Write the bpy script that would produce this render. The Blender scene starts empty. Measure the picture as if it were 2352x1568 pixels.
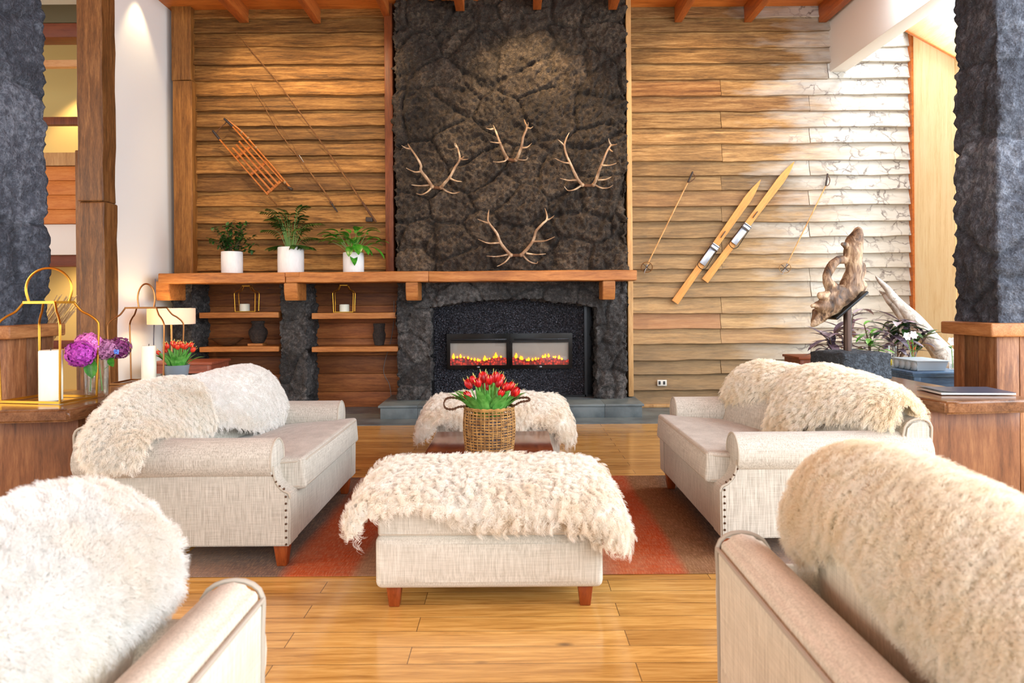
import bpy, bmesh, math, random
from mathutils import Vector, Matrix, noise, Euler
PI = math.pi
random.seed(7)
SC = bpy.context.scene
COL = SC.collection
# ------------------------------------------------------------------ camera
CAMZ, FPX = 1.35, 1600.0
ROLL = math.radians(0.4)
cam = bpy.data.objects.new('camera', bpy.data.cameras.new('camera'))
COL.objects.link(cam)
cam.data.sensor_width = 36
cam.data.lens = 36 * FPX / 2352
cam.data.shift_y = -94 / 2352
cam.data.clip_start = 0.02
cam.matrix_world = Matrix.Translation((0, 0, CAMZ)) @ Matrix.Rotation(PI / 2, 4, 'X') @ Matrix.Rotation(-ROLL, 4, 'Z')
cam.data.dof.use_dof = True
cam.data.dof.focus_distance = 5.6
cam.data.dof.aperture_fstop = 4.5
SC.camera = cam
def P(px, py, Y):
    dx, dy = px - 1176, py - 690
    c, s = math.cos(ROLL), math.sin(ROLL)
    x, y = dx * c - dy * s, dx * s + dy * c
    return Vector((x * Y / FPX, Y, CAMZ - y * Y / FPX))
def PX(px, Y, py=690): return P(px, py, Y).x
def PZ(py, Y, px=1176): return P(px, py, Y).z
# ------------------------------------------------------------------ mesh builder
class MB:
    def __init__(s): s.v = []; s.f = []; s.t = []
    def add(s, vs, fs, tone=(1, 0, 0)):
        o = len(s.v)
        s.v += [Vector(v) for v in vs]
        s.f += [[i + o for i in f] for f in fs]
        s.t += [tone] * len(fs)
        return s
    def obox(s, c, size, rot=None, bev=0.0, seg=2, tone=(1, 0, 0), cuts=0, puff=0.0, taper=None, wob=0.0, axes=(1, 1, 1)):
        bm = bmesh.new()
        bmesh.ops.create_cube(bm, size=2.0)
        if cuts: bmesh.ops.subdivide_edges(bm, edges=bm.edges[:], cuts=cuts, use_grid_fill=True)
        hx, hy, hz = [a / 2 for a in size]
        for v in bm.verts:
            x, y, z = v.co
            if puff:
                q = Vector((x, y, z))
                if abs(z) > .999: q.z += math.copysign(puff * axes[2] / hz * (1 - x * x) * (1 - y * y), z)
                if abs(y) > .999: q.y += math.copysign(puff * axes[1] / hy * (1 - x * x) * (1 - z * z), y)
                if abs(x) > .999: q.x += math.copysign(puff * axes[0] / hx * (1 - y * y) * (1 - z * z), x)
                x, y, z = q
            k = 1.0
            if taper: k = taper + (1 - taper) * (z + 1) / 2
            v.co = Vector((x * hx * k, y * hy * k, z * hz))
            if wob: v.co += noise.noise_vector(v.co * 3 + Vector(c)) * wob
        if bev:
            if cuts:
                es = [e for e in bm.edges if len(e.link_faces) == 2 and e.calc_face_angle(0) > 1.0]
            else: es = bm.edges[:]
            bmesh.ops.bevel(bm, geom=es, offset=bev, segments=seg, affect='EDGES', profile=0.5, clamp_overlap=True)
        R = rot if rot is not None else Matrix.Identity(3)
        C = Vector(c)
        bm.verts.index_update()
        s.add([R @ v.co + C for v in bm.verts], [[v.index for v in f.verts] for f in bm.faces], tone)
        bm.free()
        return s
    def box(s, x0, x1, y0, y1, z0, z1, **k):
        return s.obox(((x0 + x1) / 2, (y0 + y1) / 2, (z0 + z1) / 2), (abs(x1 - x0), abs(y1 - y0), abs(z1 - z0)), **k)
    def beam(s, p0, p1, w, h, up=(0, 0, 1), **k):
        p0, p1 = Vector(p0), Vector(p1)
        d = (p1 - p0); L = d.length; d.normalize()
        u = Vector(up); sd = d.cross(u)
        if sd.length < 1e-4: sd = d.cross(Vector((0, 1, 0)))
        sd.normalize(); u = sd.cross(d)
        R = Matrix((d, sd, u)).transposed()
        return s.obox((p0 + p1) / 2, (L, w, h), R, **k)
    def tube(s, pts, r, n=8, sub=0, closed=False, tone=(1, 0, 0), flat=1.0, nz=0.0, nsc=8.0, up=(0, 0, 1)):
        pts = [Vector(p) for p in pts]
        if not hasattr(r, '__len__'): r = [r] * len(pts)
        if sub:
            q, rr = [], []
            N = len(pts); last = N if closed else N - 1
            for i in range(last):
                for k in range(sub):
                    t = k / sub
                    g = (lambda j: pts[j % N]) if closed else (lambda j: pts[max(0, min(N - 1, j))])
                    q.append(cr(g(i - 1), g(i), g(i + 1), g(i + 2), t))
                    rr.append(r[i] * (1 - t) + r[(i + 1) % N] * t)
            if not closed: q.append(pts[-1]); rr.append(r[-1])
            pts, r = q, rr
        N = len(pts); vs, fs = [], []
        prev = None
        for i, p in enumerate(pts):
            if closed: d = pts[(i + 1) % N] - pts[i - 1]
            else: d = pts[min(N - 1, i + 1)] - pts[max(0, i - 1)]
            d.normalize()
            if prev is None:
                a = d.cross(Vector(up))
                if a.length < 1e-3: a = d.cross(Vector((0, 1, 0.1)))
            else:
                a = prev - d * prev.dot(d)
            a.normalize(); prev = a.copy(); b = d.cross(a)
            for k in range(n):
                th = 2 * PI * k / n
                w = r[i]
                q = p + (a * math.cos(th) + b * math.sin(th) * flat) * w
                if nz: q += noise.noise_vector(q * nsc) * nz * min(1, w / .02)
                vs.append(q)
        for i in range(N if closed else N - 1):
            for k in range(n):
                j = (i + 1) % N
                fs.append([i * n + k, i * n + (k + 1) % n, j * n + (k + 1) % n, j * n + k])
        if not closed:
            fs.append(list(range(n))); fs.append([(N - 1) * n + k for k in range(n)][::-1])
        return s.add(vs, [f[::-1] for f in fs], tone)
    def lathe(s, prof, n=24, o=(0, 0, 0), tone=(1, 0, 0), rot=None, cap=True, sx=1, sy=1):
        R = rot if rot is not None else Matrix.Identity(3); O = Vector(o)
        vs, fs = [], []
        for r, z in prof:
            for k in range(n):
                th = 2 * PI * k / n
                vs.append(R @ Vector((r * math.cos(th) * sx, r * math.sin(th) * sy, z)) + O)
        for i in range(len(prof) - 1):
            for k in range(n):
                fs.append([i * n + k, i * n + (k + 1) % n, (i + 1) * n + (k + 1) % n, (i + 1) * n + k])
        if cap:
            if prof[0][0] > 1e-5: fs.append(list(range(n))[::-1])
            if prof[-1][0] > 1e-5: fs.append([(len(prof) - 1) * n + k for k in range(n)])
        return s.add(vs, fs, tone)
    def ball(s, c, r, n=10, m=6, tone=(1, 0, 0), rot=None):
        if not hasattr(r, '__len__'): r = (r, r, r)
        prof = [(math.sin(PI * i / m), -math.cos(PI * i / m)) for i in range(m + 1)]
        R = rot if rot is not None else Matrix.Identity(3); O = Vector(c)
        vs, fs = [], []
        for a, z in prof:
            for k in range(n):
                th = 2 * PI * k / n
                vs.append(R @ Vector((a * math.cos(th) * r[0], a * math.sin(th) * r[1], z * r[2])) + O)
        for i in range(m):
            for k in range(n):
                fs.append([i * n + k, i * n + (k + 1) % n, (i + 1) * n + (k + 1) % n, (i + 1) * n + k])
        return s.add(vs, fs, tone)
    def grid(s, fn, nu, nv, tone=(1, 0, 0), flip=False):
        vs = [fn(i / nu, j / nv) for i in range(nu + 1) for j in range(nv + 1)]
        fs = []
        for i in range(nu):
            for j in range(nv):
                a = i * (nv + 1) + j
                q = [a, a + 1, a + nv + 2, a + nv + 1]
                fs.append(q[::-1] if flip else q)
        return s.add(vs, fs, tone)
    def prism(s, poly, axis, a0, a1, bev=0.0, tone=(1, 0, 0)):
        # poly of 2D points in the two other axes (cyclic order), extruded along axis
        bm = bmesh.new()
        def mk(p, a):
            if axis == 'x': return (a, p[0], p[1])
            if axis == 'y': return (p[0], a, p[1])
            return (p[0], p[1], a)
        A = [bm.verts.new(mk(p, a0)) for p in poly]; B = [bm.verts.new(mk(p, a1)) for p in poly]
        bm.faces.new(A); bm.faces.new(B[::-1])
        n = len(poly)
        for i in range(n): bm.faces.new((A[i], B[i], B[(i + 1) % n], A[(i + 1) % n]))
        bmesh.ops.recalc_face_normals(bm, faces=bm.faces[:])
        if bev:
            es = [e for e in bm.edges if e.calc_face_angle(0) > 0.5]
            bmesh.ops.bevel(bm, geom=es, offset=bev, segments=3, affect='EDGES', clamp_overlap=True)
        bm.verts.index_update()
        s.add([v.co.copy() for v in bm.verts], [[v.index for v in f.verts] for f in bm.faces], tone)
        bm.free(); return s
    def leaf(s, base, d, up, L, W, droop=0.3, n=6, fold=0.25, tone=(1, 0, 0), shape=None):
        base, d, up = Vector(base), Vector(d).normalized(), Vector(up)
        vs, fs = [], []
        p = base.copy(); st = L / n
        for i in range(n + 1):
            t = i / n
            sd = d.cross(up)
            if sd.length < 1e-3: sd = d.cross(Vector((1, .3, 0)))
            sd.normalize(); nn = sd.cross(d).normalized()
            w = W * (shape(t) if shape else math.sin(PI * min(1, t * .93 + .07)) ** .8) * .5
            vs += [p - sd * w + nn * w * fold, p.copy(), p + sd * w + nn * w * fold]
            d = (d + Vector((0, 0, -droop / n))).normalized()
            p = p + d * st
        for i in range(n):
            a = i * 3
            fs += [[a, a + 1, a + 4, a + 3], [a + 1, a + 2, a + 5, a + 4]]
        return s.add(vs, fs, tone)
    def shift(s, d):
        d = Vector(d); s.v = [v + d for v in s.v]; return s
    def xf(s, M): s.v = [M @ v for v in s.v]; return s
def cr(a, b, c, d, t):
    return 0.5 * ((2 * b) + (c - a) * t + (2 * a - 5 * b + 4 * c - d) * t * t + (3 * b - a - 3 * c + d) * t * t * t)
OFF = {}
def mesh_obj(mb, name, mat, off=Vector((0, 0, 0)), smooth=True, angle=42, recalc=True):
    me = bpy.data.meshes.new(name)
    me.from_pydata([v - off for v in mb.v], [], mb.f)
    ca = me.color_attributes.new('tone', 'FLOAT_COLOR', 'CORNER')
    buf = []
    for t, f in zip(mb.t, mb.f): buf += [t[0], t[1], t[2], 1.0] * len(f)
    ca.data.foreach_set('color', buf)
    bm = bmesh.new(); bm.from_mesh(me)
    if recalc: bmesh.ops.recalc_face_normals(bm, faces=bm.faces[:])
    for f in bm.faces: f.smooth = smooth
    if smooth:
        ca_ = math.radians(angle)
        for e in bm.edges:
            e.smooth = not (len(e.link_faces) == 2 and e.calc_face_angle(0) > ca_)
    bm.to_mesh(me); bm.free()
    if mat: me.materials.append(mat)
    o = bpy.data.objects.new(name, me); COL.objects.link(o)
    return o
def tag(o, label=None, cat=None, group=None, kind=None):
    if label: o['label'] = label
    if cat: o['category'] = cat
    if group: o['group'] = group
    if kind: o['kind'] = kind
    return o
def single(mb, name, mat, label, cat, group=None, kind=None, **k):
    xs = [v.x for v in mb.v]; ys = [v.y for v in mb.v]; zs = [v.z for v in mb.v]
    off = Vector(((min(xs) + max(xs)) / 2, (min(ys) + max(ys)) / 2, min(zs)))
    o = mesh_obj(mb, name, mat, off, **k); o.location = off
    OFF[o.name] = off
    return tag(o, label, cat, group, kind)
def struct(mb, name, mat, label, cat, **k):
    return single(mb, name, mat, label, cat, kind='structure', **k)
def root(name, loc, label, cat, group=None, kind=None, local=False):
    o = bpy.data.objects.new(name, None); COL.objects.link(o)
    o.empty_display_size = 0.1
    o.location = loc
    OFF[o.name] = Vector((0, 0, 0)) if local else Vector(loc)
    return tag(o, label, cat, group, kind)
def part(mb, name, mat, parent, label=None, **k):
    off = OFF[parent.name]
    o = mesh_obj(mb, name, mat, off, **k); o.parent = parent
    OFF[o.name] = off
    if label: o['label'] = label
    return o
def copy_tree(o, parent=None):
    c = o.copy(); COL.objects.link(c)
    if parent: c.parent = parent
    OFF[c.name] = OFF.get(o.name, Vector((0, 0, 0)))
    for ch in list(o.children): copy_tree(ch, c)
    return c
def frame3(d, up=(0, 0, 1)):
    d = Vector(d).normalized(); a = Vector(up).cross(d)
    if a.length < 1e-3: a = Vector((1, 0, 0)).cross(d)
    a.normalize(); b = d.cross(a)
    return Matrix((a, b, d)).transposed()
# ------------------------------------------------------------------ materials
def lin(c):
    return tuple(((x / 255) / 12.92 if x / 255 <= .04045 else ((x / 255 + .055) / 1.055) ** 2.4) for x in c) + (1.0,)
class NT:
    def __init__(s, name):
        s.m = bpy.data.materials.new(name); s.m.use_nodes = True
        s.n = s.m.node_tree.nodes; s.l = s.m.node_tree.links
        s.b = s.n['Principled BSDF']
        s.tc = s.n.new('ShaderNodeTexCoord')
    def co(s, scale=(1, 1, 1), src='Object', rot=(0, 0, 0), loc=(0, 0, 0)):
        m = s.n.new('ShaderNodeMapping'); m.inputs['Scale'].default_value = scale
        m.inputs['Rotation'].default_value = rot; m.inputs['Location'].default_value = loc
        s.l.new(s.tc.outputs[src], m.inputs['Vector']); return m.outputs['Vector']
    def noise(s, vec, scale=5, detail=4, rough=.55, dist=0.0):
        t = s.n.new('ShaderNodeTexNoise'); t.inputs['Scale'].default_value = scale
        t.inputs['Detail'].default_value = detail; t.inputs['Roughness'].default_value = rough
        t.inputs['Distortion'].default_value = dist
        if vec is not None: s.l.new(vec, t.inputs['Vector'])
        return t.outputs['Fac']
    def voro(s, vec, scale=5, feature='F1', out='Distance', rand=1.0):
        t = s.n.new('ShaderNodeTexVoronoi'); t.feature = feature
        t.inputs['Scale'].default_value = scale; t.inputs['Randomness'].default_value = rand
        if vec is not None: s.l.new(vec, t.inputs['Vector'])
        return t.outputs[out]
    def ramp(s, fac, stops):
        r = s.n.new('ShaderNodeValToRGB'); e = r.color_ramp.elements
        while len(e) < len(stops): e.new(.5)
        for k, (p, c) in zip(e, stops):
            k.position = p; k.color = c if len(c) == 4 else lin(c)
        s.l.new(fac, r.inputs['Fac']); return r.outputs['Color']
    def fr(s, fac, a, b, lo=0.0, hi=1.0):
        r = s.n.new('ShaderNodeMapRange'); r.inputs['From Min'].default_value = a; r.inputs['From Max'].default_value = b
        r.inputs['To Min'].default_value = lo; r.inputs['To Max'].default_value = hi
        s.l.new(fac, r.inputs['Value']); return r.outputs['Result']
    def mix(s, fac, a, b, mode='MIX'):
        m = s.n.new('ShaderNodeMix'); m.data_type = 'RGBA'; m.blend_type = mode
        for k, v in ((0, fac), (6, a), (7, b)):
            if isinstance(v, (int, float)): m.inputs[k].default_value = v
            elif isinstance(v, tuple): m.inputs[k].default_value = v if len(v) == 4 else lin(v)
            else: s.l.new(v, m.inputs[k])
        return m.outputs[2]
    def math(s, op, a, b=0.0):
        m = s.n.new('ShaderNodeMath'); m.operation = op
        for k, v in ((0, a), (1, b)):
            if isinstance(v, (int, float)): m.inputs[k].default_value = v
            else: s.l.new(v, m.inputs[k])
        return m.outputs[0]
    def attr(s, name='tone'):
        a = s.n.new('ShaderNodeAttribute'); a.attribute_name = name
        x = s.n.new('ShaderNodeSeparateColor'); s.l.new(a.outputs['Color'], x.inputs[0]); return x.outputs
    def xyz(s, src='Object'):
        x = s.n.new('ShaderNodeSeparateXYZ'); s.l.new(s.tc.outputs[src], x.inputs[0]); return x.outputs
    def bump(s, h, strength=.3, dist=.01):
        b = s.n.new('ShaderNodeBump'); b.inputs['Strength'].default_value = strength; b.inputs['Distance'].default_value = dist
        s.l.new(h, b.inputs['Height']); s.l.new(b.outputs['Normal'], s.b.inputs['Normal']); return s
    def set(s, color=None, rough=None, **k):
        for key, v in (('Base Color', color), ('Roughness', rough)):
            if v is None: continue
            if isinstance(v, tuple): s.b.inputs[key].default_value = v if len(v) == 4 else lin(v)
            elif isinstance(v, (int, float)): s.b.inputs[key].default_value = v
            else: s.l.new(v, s.b.inputs[key])
        for key, v in k.items():
            s.b.inputs[key.replace('_', ' ')].default_value = v
        return s
def plain(name, c, rough=.5, **k):
    t = NT(name); t.set(c, rough, **k); return t.m
def wood(name, dark, mid, light, axis='x', sc=1.0, rough=.5, bump=.25, tone=False, cross=7.0, stain=None, spec=.35, grainlo=.36, grainhi=.65):
    t = NT(name)
    st = {'x': (.7, cross, cross), 'y': (cross, .7, cross), 'z': (cross, cross, .7)}[axis]
    v = t.co(tuple(a * sc for a in st))
    if tone:
        a = t.attr(); off = t.n.new('ShaderNodeVectorMath'); off.operation = 'ADD'
        cmb = t.n.new('ShaderNodeCombineXYZ')
        k = t.math('MULTIPLY', a[0], 37.0)
        for i in range(3): t.l.new(k, cmb.inputs[i])
        t.l.new(v, off.inputs[0]); t.l.new(cmb.outputs[0], off.inputs[1]); v = off.outputs[0]
    n1 = t.noise(v, 1.6, 6, .6, 1.1)
    n2 = t.noise(v, 6.0, 5, .65, .4)
    n3 = t.noise(v, 22.0, 4, .7, .2)
    g = t.mix(.28, t.mix(.4, n1, n2), n3)
    c = t.ramp(g, [(grainlo, dark), (.5, mid), (grainhi, light)])
    big = t.noise(t.co((1, 1, 1)), 1.3, 3)
    c = t.mix(t.fr(big, .35, .7, 0, .35), c, dark)
    if tone:
        br = t.n.new('ShaderNodeMix'); 
        c = t.mix(1.0, c, t.ramp(a[0], [(0, (.55, .55, .55, 1)), (1, (1.25, 1.25, 1.25, 1))]), 'MULTIPLY')
        c = t.mix(t.math('MULTIPLY', a[1], .6), c, (150, 66, 28))
    if stain: c = stain(t, c)
    t.set(c, rough); t.b.inputs['Specular IOR Level'].default_value = spec
    t.bump(g, bump, .006)
    return t.m
M = {}
M['white'] = plain('white_plaster', (232, 230, 226), .85)
M['floor'] = None
def floor_mat():
    t = NT('oak_floor')
    v = t.co((1, 1, 1))
    b = t.n.new('ShaderNodeTexBrick')
    t.l.new(v, b.inputs['Vector'])
    for k, x in (('Scale', 1.0), ('Mortar Size', .0018), ('Mortar Smooth', .2), ('Bias', 0.0), ('Brick Width', 1.35), ('Row Height', .128)): b.inputs[k].default_value = x
    b.offset = .37; b.offset_frequency = 2
    b.inputs['Color1'].default_value = (0, 0, 0, 1); b.inputs['Color2'].default_value = (1, 1, 1, 1); b.inputs['Mortar'].default_value = (.5, .5, .5, 1)
    sv = t.n.new('ShaderNodeVectorMath'); sv.operation = 'MULTIPLY_ADD'
    sv.inputs[1].default_value = (3, 5, 7); 
    t.l.new(b.outputs['Color'], sv.inputs[0]); t.l.new(t.co((1.0, 13, 1)), sv.inputs[2])
    g1 = t.noise(sv.outputs[0], 1.5, 6, .6, 1.4); g2 = t.noise(sv.outputs[0], 6, 5, .6, .5)
    g = t.mix(.35, g1, g2)
    c = t.ramp(g, [(.32, (158, 110, 48)), (.5, (208, 160, 86)), (.68, (234, 192, 118))])
    tint = t.ramp(b.outputs['Color'], [(0, (.80, .74, .66, 1)), (.5, (1, .97, .92, 1)), (1, (1.1, 1.07, 1.0, 1))])
    c = t.mix(1.0, c, tint, 'MULTIPLY')
    # knots
    kd = t.voro(t.co((1.3, 3.2, 1)), 1.15)
    kn = t.fr(kd, .035, .075, 1, 0)
    c = t.mix(t.math('MULTIPLY', kn, .85), c, (66, 40, 20))
    c = t.mix(t.fr(b.outputs['Fac'], 0, 1, 0, .85), c, (70, 42, 20))
    t.set(c, t.fr(g2, .3, .7, .14, .26)); t.b.inputs['Specular IOR Level'].default_value = .5
    t.b.inputs['Coat Weight'].default_value = .35; t.b.inputs['Coat Roughness'].default_value = .12
    t.bump(t.math('SUBTRACT', t.math('MULTIPLY', g, .15), b.outputs['Fac']), .25, .002)
    return t.m
M['floor'] = floor_mat()
def siding_left():
    return wood('amber_barn_boards', (72, 46, 18), (140, 95, 44), (188, 140, 78), 'x', 1.0, .62, .8, tone=True, cross=10, grainlo=.39, grainhi=.62)
def siding_right():
    def stain(t, c):
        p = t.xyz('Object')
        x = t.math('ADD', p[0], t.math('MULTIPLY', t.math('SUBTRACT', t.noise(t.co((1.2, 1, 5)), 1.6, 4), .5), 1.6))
        # grey bleaching plus daylight painted in, growing along the wall board by board
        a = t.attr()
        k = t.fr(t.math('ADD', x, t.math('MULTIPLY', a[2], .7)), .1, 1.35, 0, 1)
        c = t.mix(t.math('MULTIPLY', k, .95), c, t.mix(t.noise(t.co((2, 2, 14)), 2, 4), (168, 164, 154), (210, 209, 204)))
        z = p[2]
        k2 = t.fr(z, 3.6, 1.2, 0, .34)
        c = t.mix(k2, c, t.mix(t.noise(t.co((2, 2, 12)), 2, 4), (138, 116, 86), (196, 172, 134)))
        # crackled water stain veins
        dv = t.n.new('ShaderNodeVectorMath'); dv.operation = 'MULTIPLY_ADD'
        nz = t.n.new('ShaderNodeTexNoise'); nz.inputs['Scale'].default_value = 5; nz.inputs['Detail'].default_value = 5
        t.l.new(t.co((1, 1, 1)), nz.inputs['Vector']); dv.inputs[1].default_value = (.4, .3, .4)
        cb = t.n.new('ShaderNodeCombineXYZ'); t.l.new(t.math('MULTIPLY', a[0], 23.0), cb.inputs[0]); t.l.new(t.math('MULTIPLY', a[2], 17.0), cb.inputs[2])
        ad = t.n.new('ShaderNodeVectorMath'); ad.operation = 'ADD'; t.l.new(t.co((1.1, 1, 1.3)), ad.inputs[0]); t.l.new(cb.outputs[0], ad.inputs[1])
        t.l.new(nz.outputs['Color'], dv.inputs[0]); t.l.new(ad.outputs[0], dv.inputs[2])
        e = t.voro(dv.outputs[0], 4.6, 'DISTANCE_TO_EDGE')
        vein = t.math('MULTIPLY', t.fr(e, .0, .075, 1, 0), t.fr(t.noise(ad.outputs[0], 3.4, 4), .42, .60, 0, 1))
        c = t.mix(t.math('MULTIPLY', t.math('MULTIPLY', vein, t.fr(k, .35, .8, 0, 1)), .92), c, (92, 80, 76))
        return c
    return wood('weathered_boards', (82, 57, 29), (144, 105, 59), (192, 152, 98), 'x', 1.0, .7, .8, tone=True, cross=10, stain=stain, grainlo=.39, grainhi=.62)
M['sidingL'] = siding_left(); M['sidingR'] = siding_right()
M['niche'] = wood('niche_boards', (78, 42, 18), (138, 82, 40), (178, 116, 62), 'x', 1.0, .6, .35, tone=True, cross=8)
M['beamwood'] = wood('mantel_oak', (116, 66, 28), (178, 112, 54), (208, 146, 82), 'x', 1.0, .5, .3, cross=8)
M['post'] = wood('dark_post_wood', (60, 37, 16), (116, 75, 38), (162, 114, 66), 'z', 1.0, .5, .4, cross=7)
M['post_amber'] = wood('amber_post_wood', (80, 48, 18), (140, 90, 38), (180, 124, 62), 'z', 1.0, .55, .4, cross=9)
M['trimwood'] = wood('pale_trim_wood', (150, 108, 64), (196, 152, 98), (214, 176, 124), 'z', 1.0, .55, .3, cross=9)
M['redtrim'] = wood('red_trim_wood', (70, 32, 12), (116, 58, 24), (140, 78, 36), 'z', 1.0, .5, .3, cross=9)
M['ceil'] = wood('orange_ceiling_boards', (150, 80, 28), (204, 118, 48), (226, 146, 70), 'x', 1.0, .45, .2, cross=6)
M['rafter'] = wood('orange_rafter', (130, 66, 24), (184, 100, 42), (206, 126, 58), 'y', 1.0, .45, .2, cross=6)
M['console'] = wood('console_slab_wood', (70, 44, 26), (118, 78, 48), (150, 106, 70), 'y', 1.0, .18, .15, cross=6)
M['consoleleg'] = wood('console_leg_wood', (80, 48, 28), (126, 80, 50), (156, 108, 70), 'z', 1.0, .4, .2, cross=6)
M['pedwood'] = wood('pedestal_planks', (84, 48, 26), (142, 92, 56), (190, 142, 98), 'z', 1.0, .5, .35, tone=True, cross=6)
M['capwood'] = wood('pedestal_cap_wood', (110, 66, 36), (164, 110, 64), (196, 144, 94), 'y', 1.0, .5, .3, cross=6)
M['coffee'] = wood('mahogany', (70, 30, 16), (116, 56, 32), (142, 76, 46), 'y', 1.0, .15, .1, cross=6)
M['legwood'] = wood('cherry_leg', (112, 46, 16), (150, 70, 28), (172, 88, 38), 'z', 2.0, .35, .1, cross=5)
M['redtable'] = wood('red_table_wood', (104, 50, 34), (140, 74, 52), (160, 92, 68), 'x', 1.0, .4, .15, cross=6)
M['pine'] = wood('pine_panel', (228, 194, 134), (248, 224, 174), (252, 234, 194), 'z', .8, .5, .1, cross=10)
M['pinebeam'] = wood('pine_beam', (214, 178, 122), (238, 210, 158), (246, 224, 180), 'y', .8, .5, .1, cross=8)
M['skiwood'] = wood('ski_wood', (160, 98, 30), (200, 134, 52), (216, 156, 76), 'x', 1.0, .4, .15, cross=9)
M['sledwood'] = wood('sled_wood', (130, 68, 18), (178, 100, 34), (202, 128, 54), 'x', 1.0, .4, .15, cross=9)
M['cane'] = wood('bamboo_cane', (150, 100, 50), (196, 150, 92), (216, 176, 120), 'z', 2.0, .45, .1)
M['cane_dark'] = wood('dark_cane', (84, 50, 22), (124, 80, 38), (150, 104, 56), 'z', 2.0, .5, .1)
M['balcony'] = wood('balcony_boards', (170, 92, 30), (206, 126, 52), (224, 154, 80), 'x', 1.0, .5, .1, cross=5)
M['balcony_rail'] = wood('balcony_rail_wood', (170, 110, 60), (206, 150, 96), (220, 172, 120), 'x', 1.0, .5, .1, cross=5)
M['darkbeam'] = wood('dark_red_beam', (80, 36, 14), (116, 54, 24), (134, 68, 32), 'x', 1.0, .5, .1, cross=5)
M['olivebeam'] = plain('olive_beam', (84, 72, 40), .7)
M['cream_wall'] = plain('ochre_wall', (206, 178, 112), .85)
def stone(name, c0, c1, c2, sc=1.0, spec=.3):
    t = NT(name)
    v = t.co((1, 1, 1))
    n1 = t.noise(v, 2.2 * sc, 5, .6); n2 = t.noise(v, 26 * sc, 6, .7); n3 = t.noise(v, 90 * sc, 4, .7)
    c = t.ramp(t.mix(.55, n1, n2), [(.34, c0), (.5, c1), (.68, c2)])
    pits = t.voro(v, 70 * sc)
    c = t.mix(t.fr(n3, .55, .75, 0, .55), c, c2)
    c = t.mix(t.fr(pits, .0, .28, .7, 0), c, (16, 15, 15))
    a = t.attr()
    c = t.mix(1.0, c, t.ramp(a[0], [(.2, (.62, .62, .62, 1)), (.8, (1.3, 1.28, 1.24, 1))]), 'MULTIPLY')
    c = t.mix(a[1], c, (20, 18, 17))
    t.set(c, .85); t.b.inputs['Specular IOR Level'].default_value = spec
    t.bump(t.math('ADD', t.math('ADD', n2, t.math('MULTIPLY', n3, .5)), t.math('MULTIPLY', pits, .5)), .9, .02)
    return t.m
M['basalt'] = stone('brown_basalt', (34, 29, 26), (58, 49, 42), (112, 96, 80))
M['basalt_leg'] = stone('grey_basalt', (36, 34, 34), (66, 63, 62), (128, 123, 120))
M['basalt_blue'] = stone('blue_grey_basalt', (40, 42, 50), (68, 72, 82), (128, 134, 146), .8)
M['darkstone'] = stone('black_stone', (20, 22, 26), (38, 42, 48), (86, 96, 106), 1.3, .5)
def slate_mat():
    t = NT('slate_tile'); v = t.co((1, 1, 1)); n = t.noise(v, 3, 6, .6)
    c = t.ramp(n, [(.35, (78, 88, 92)), (.6, (112, 122, 124))]); t.set(c, .38); t.bump(t.noise(v, 18, 4), .1, .004); return t.m
M['slate'] = slate_mat()
def linen(name, c0, c1):
    t = NT(name)
    a = t.noise(t.co((260, 260, 9)), 1, 3, .6); b = t.noise(t.co((9, 9, 320)), 1, 3, .6)
    w = t.mix(.30, a, b)
    m = t.noise(t.co((1, 1, 1)), 2.5, 3)
    c = t.ramp(w, [(.33, c0), (.62, c1)])
    c = t.mix(t.fr(m, .4, .75, 0, .18), c, c0)
    t.set(c, .9); t.b.inputs['Specular IOR Level'].default_value = .15
    t.b.inputs['Sheen Weight'].default_value = .15
    t.bump(w, .25, .002); return t.m
M['linen'] = linen('grey_linen', (150, 143, 130), (206, 200, 187))
M['linen_cream'] = linen('cream_linen', (180, 172, 156), (224, 217, 203))
M['linen_pale'] = linen('pale_cream_linen', (186, 176, 156), (232, 222, 202))
M['piping'] = plain('linen_piping', (176, 166, 150), .9)
M['brasspin'] = plain('bronze_nail', (84, 60, 44), .4, Metallic=.8)
def fur_mat(name, c0, c1, patch, lo=.5, hi=.72, psc=3.0):
    t = NT(name)
    n = t.noise(t.co((1, 1, 1)), 22, 4, .6)
    c = t.ramp(n, [(.3, c0), (.6, c1)])
    k = t.noise(t.co((1, 1, 1)), psc, 3, .55)
    c = t.mix(t.fr(k, lo, hi, 0, .75), c, patch)
    t.set(c, .75); t.b.inputs['Specular IOR Level'].default_value = .15
    t.b.inputs['Sheen Weight'].default_value = .2
    return t.m
M['fur_white'] = fur_mat('white_wool', (230, 226, 217), (243, 240, 234), (234, 214, 186), .56, .8)
M['fur_cream'] = fur_mat('cream_wool', (246, 236, 218), (254, 249, 238), (240, 218, 184), .5, .75)
M['fur_tan'] = fur_mat('tan_wool', (248, 235, 208), (254, 246, 230), (242, 218, 176), .45, .75)
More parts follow.
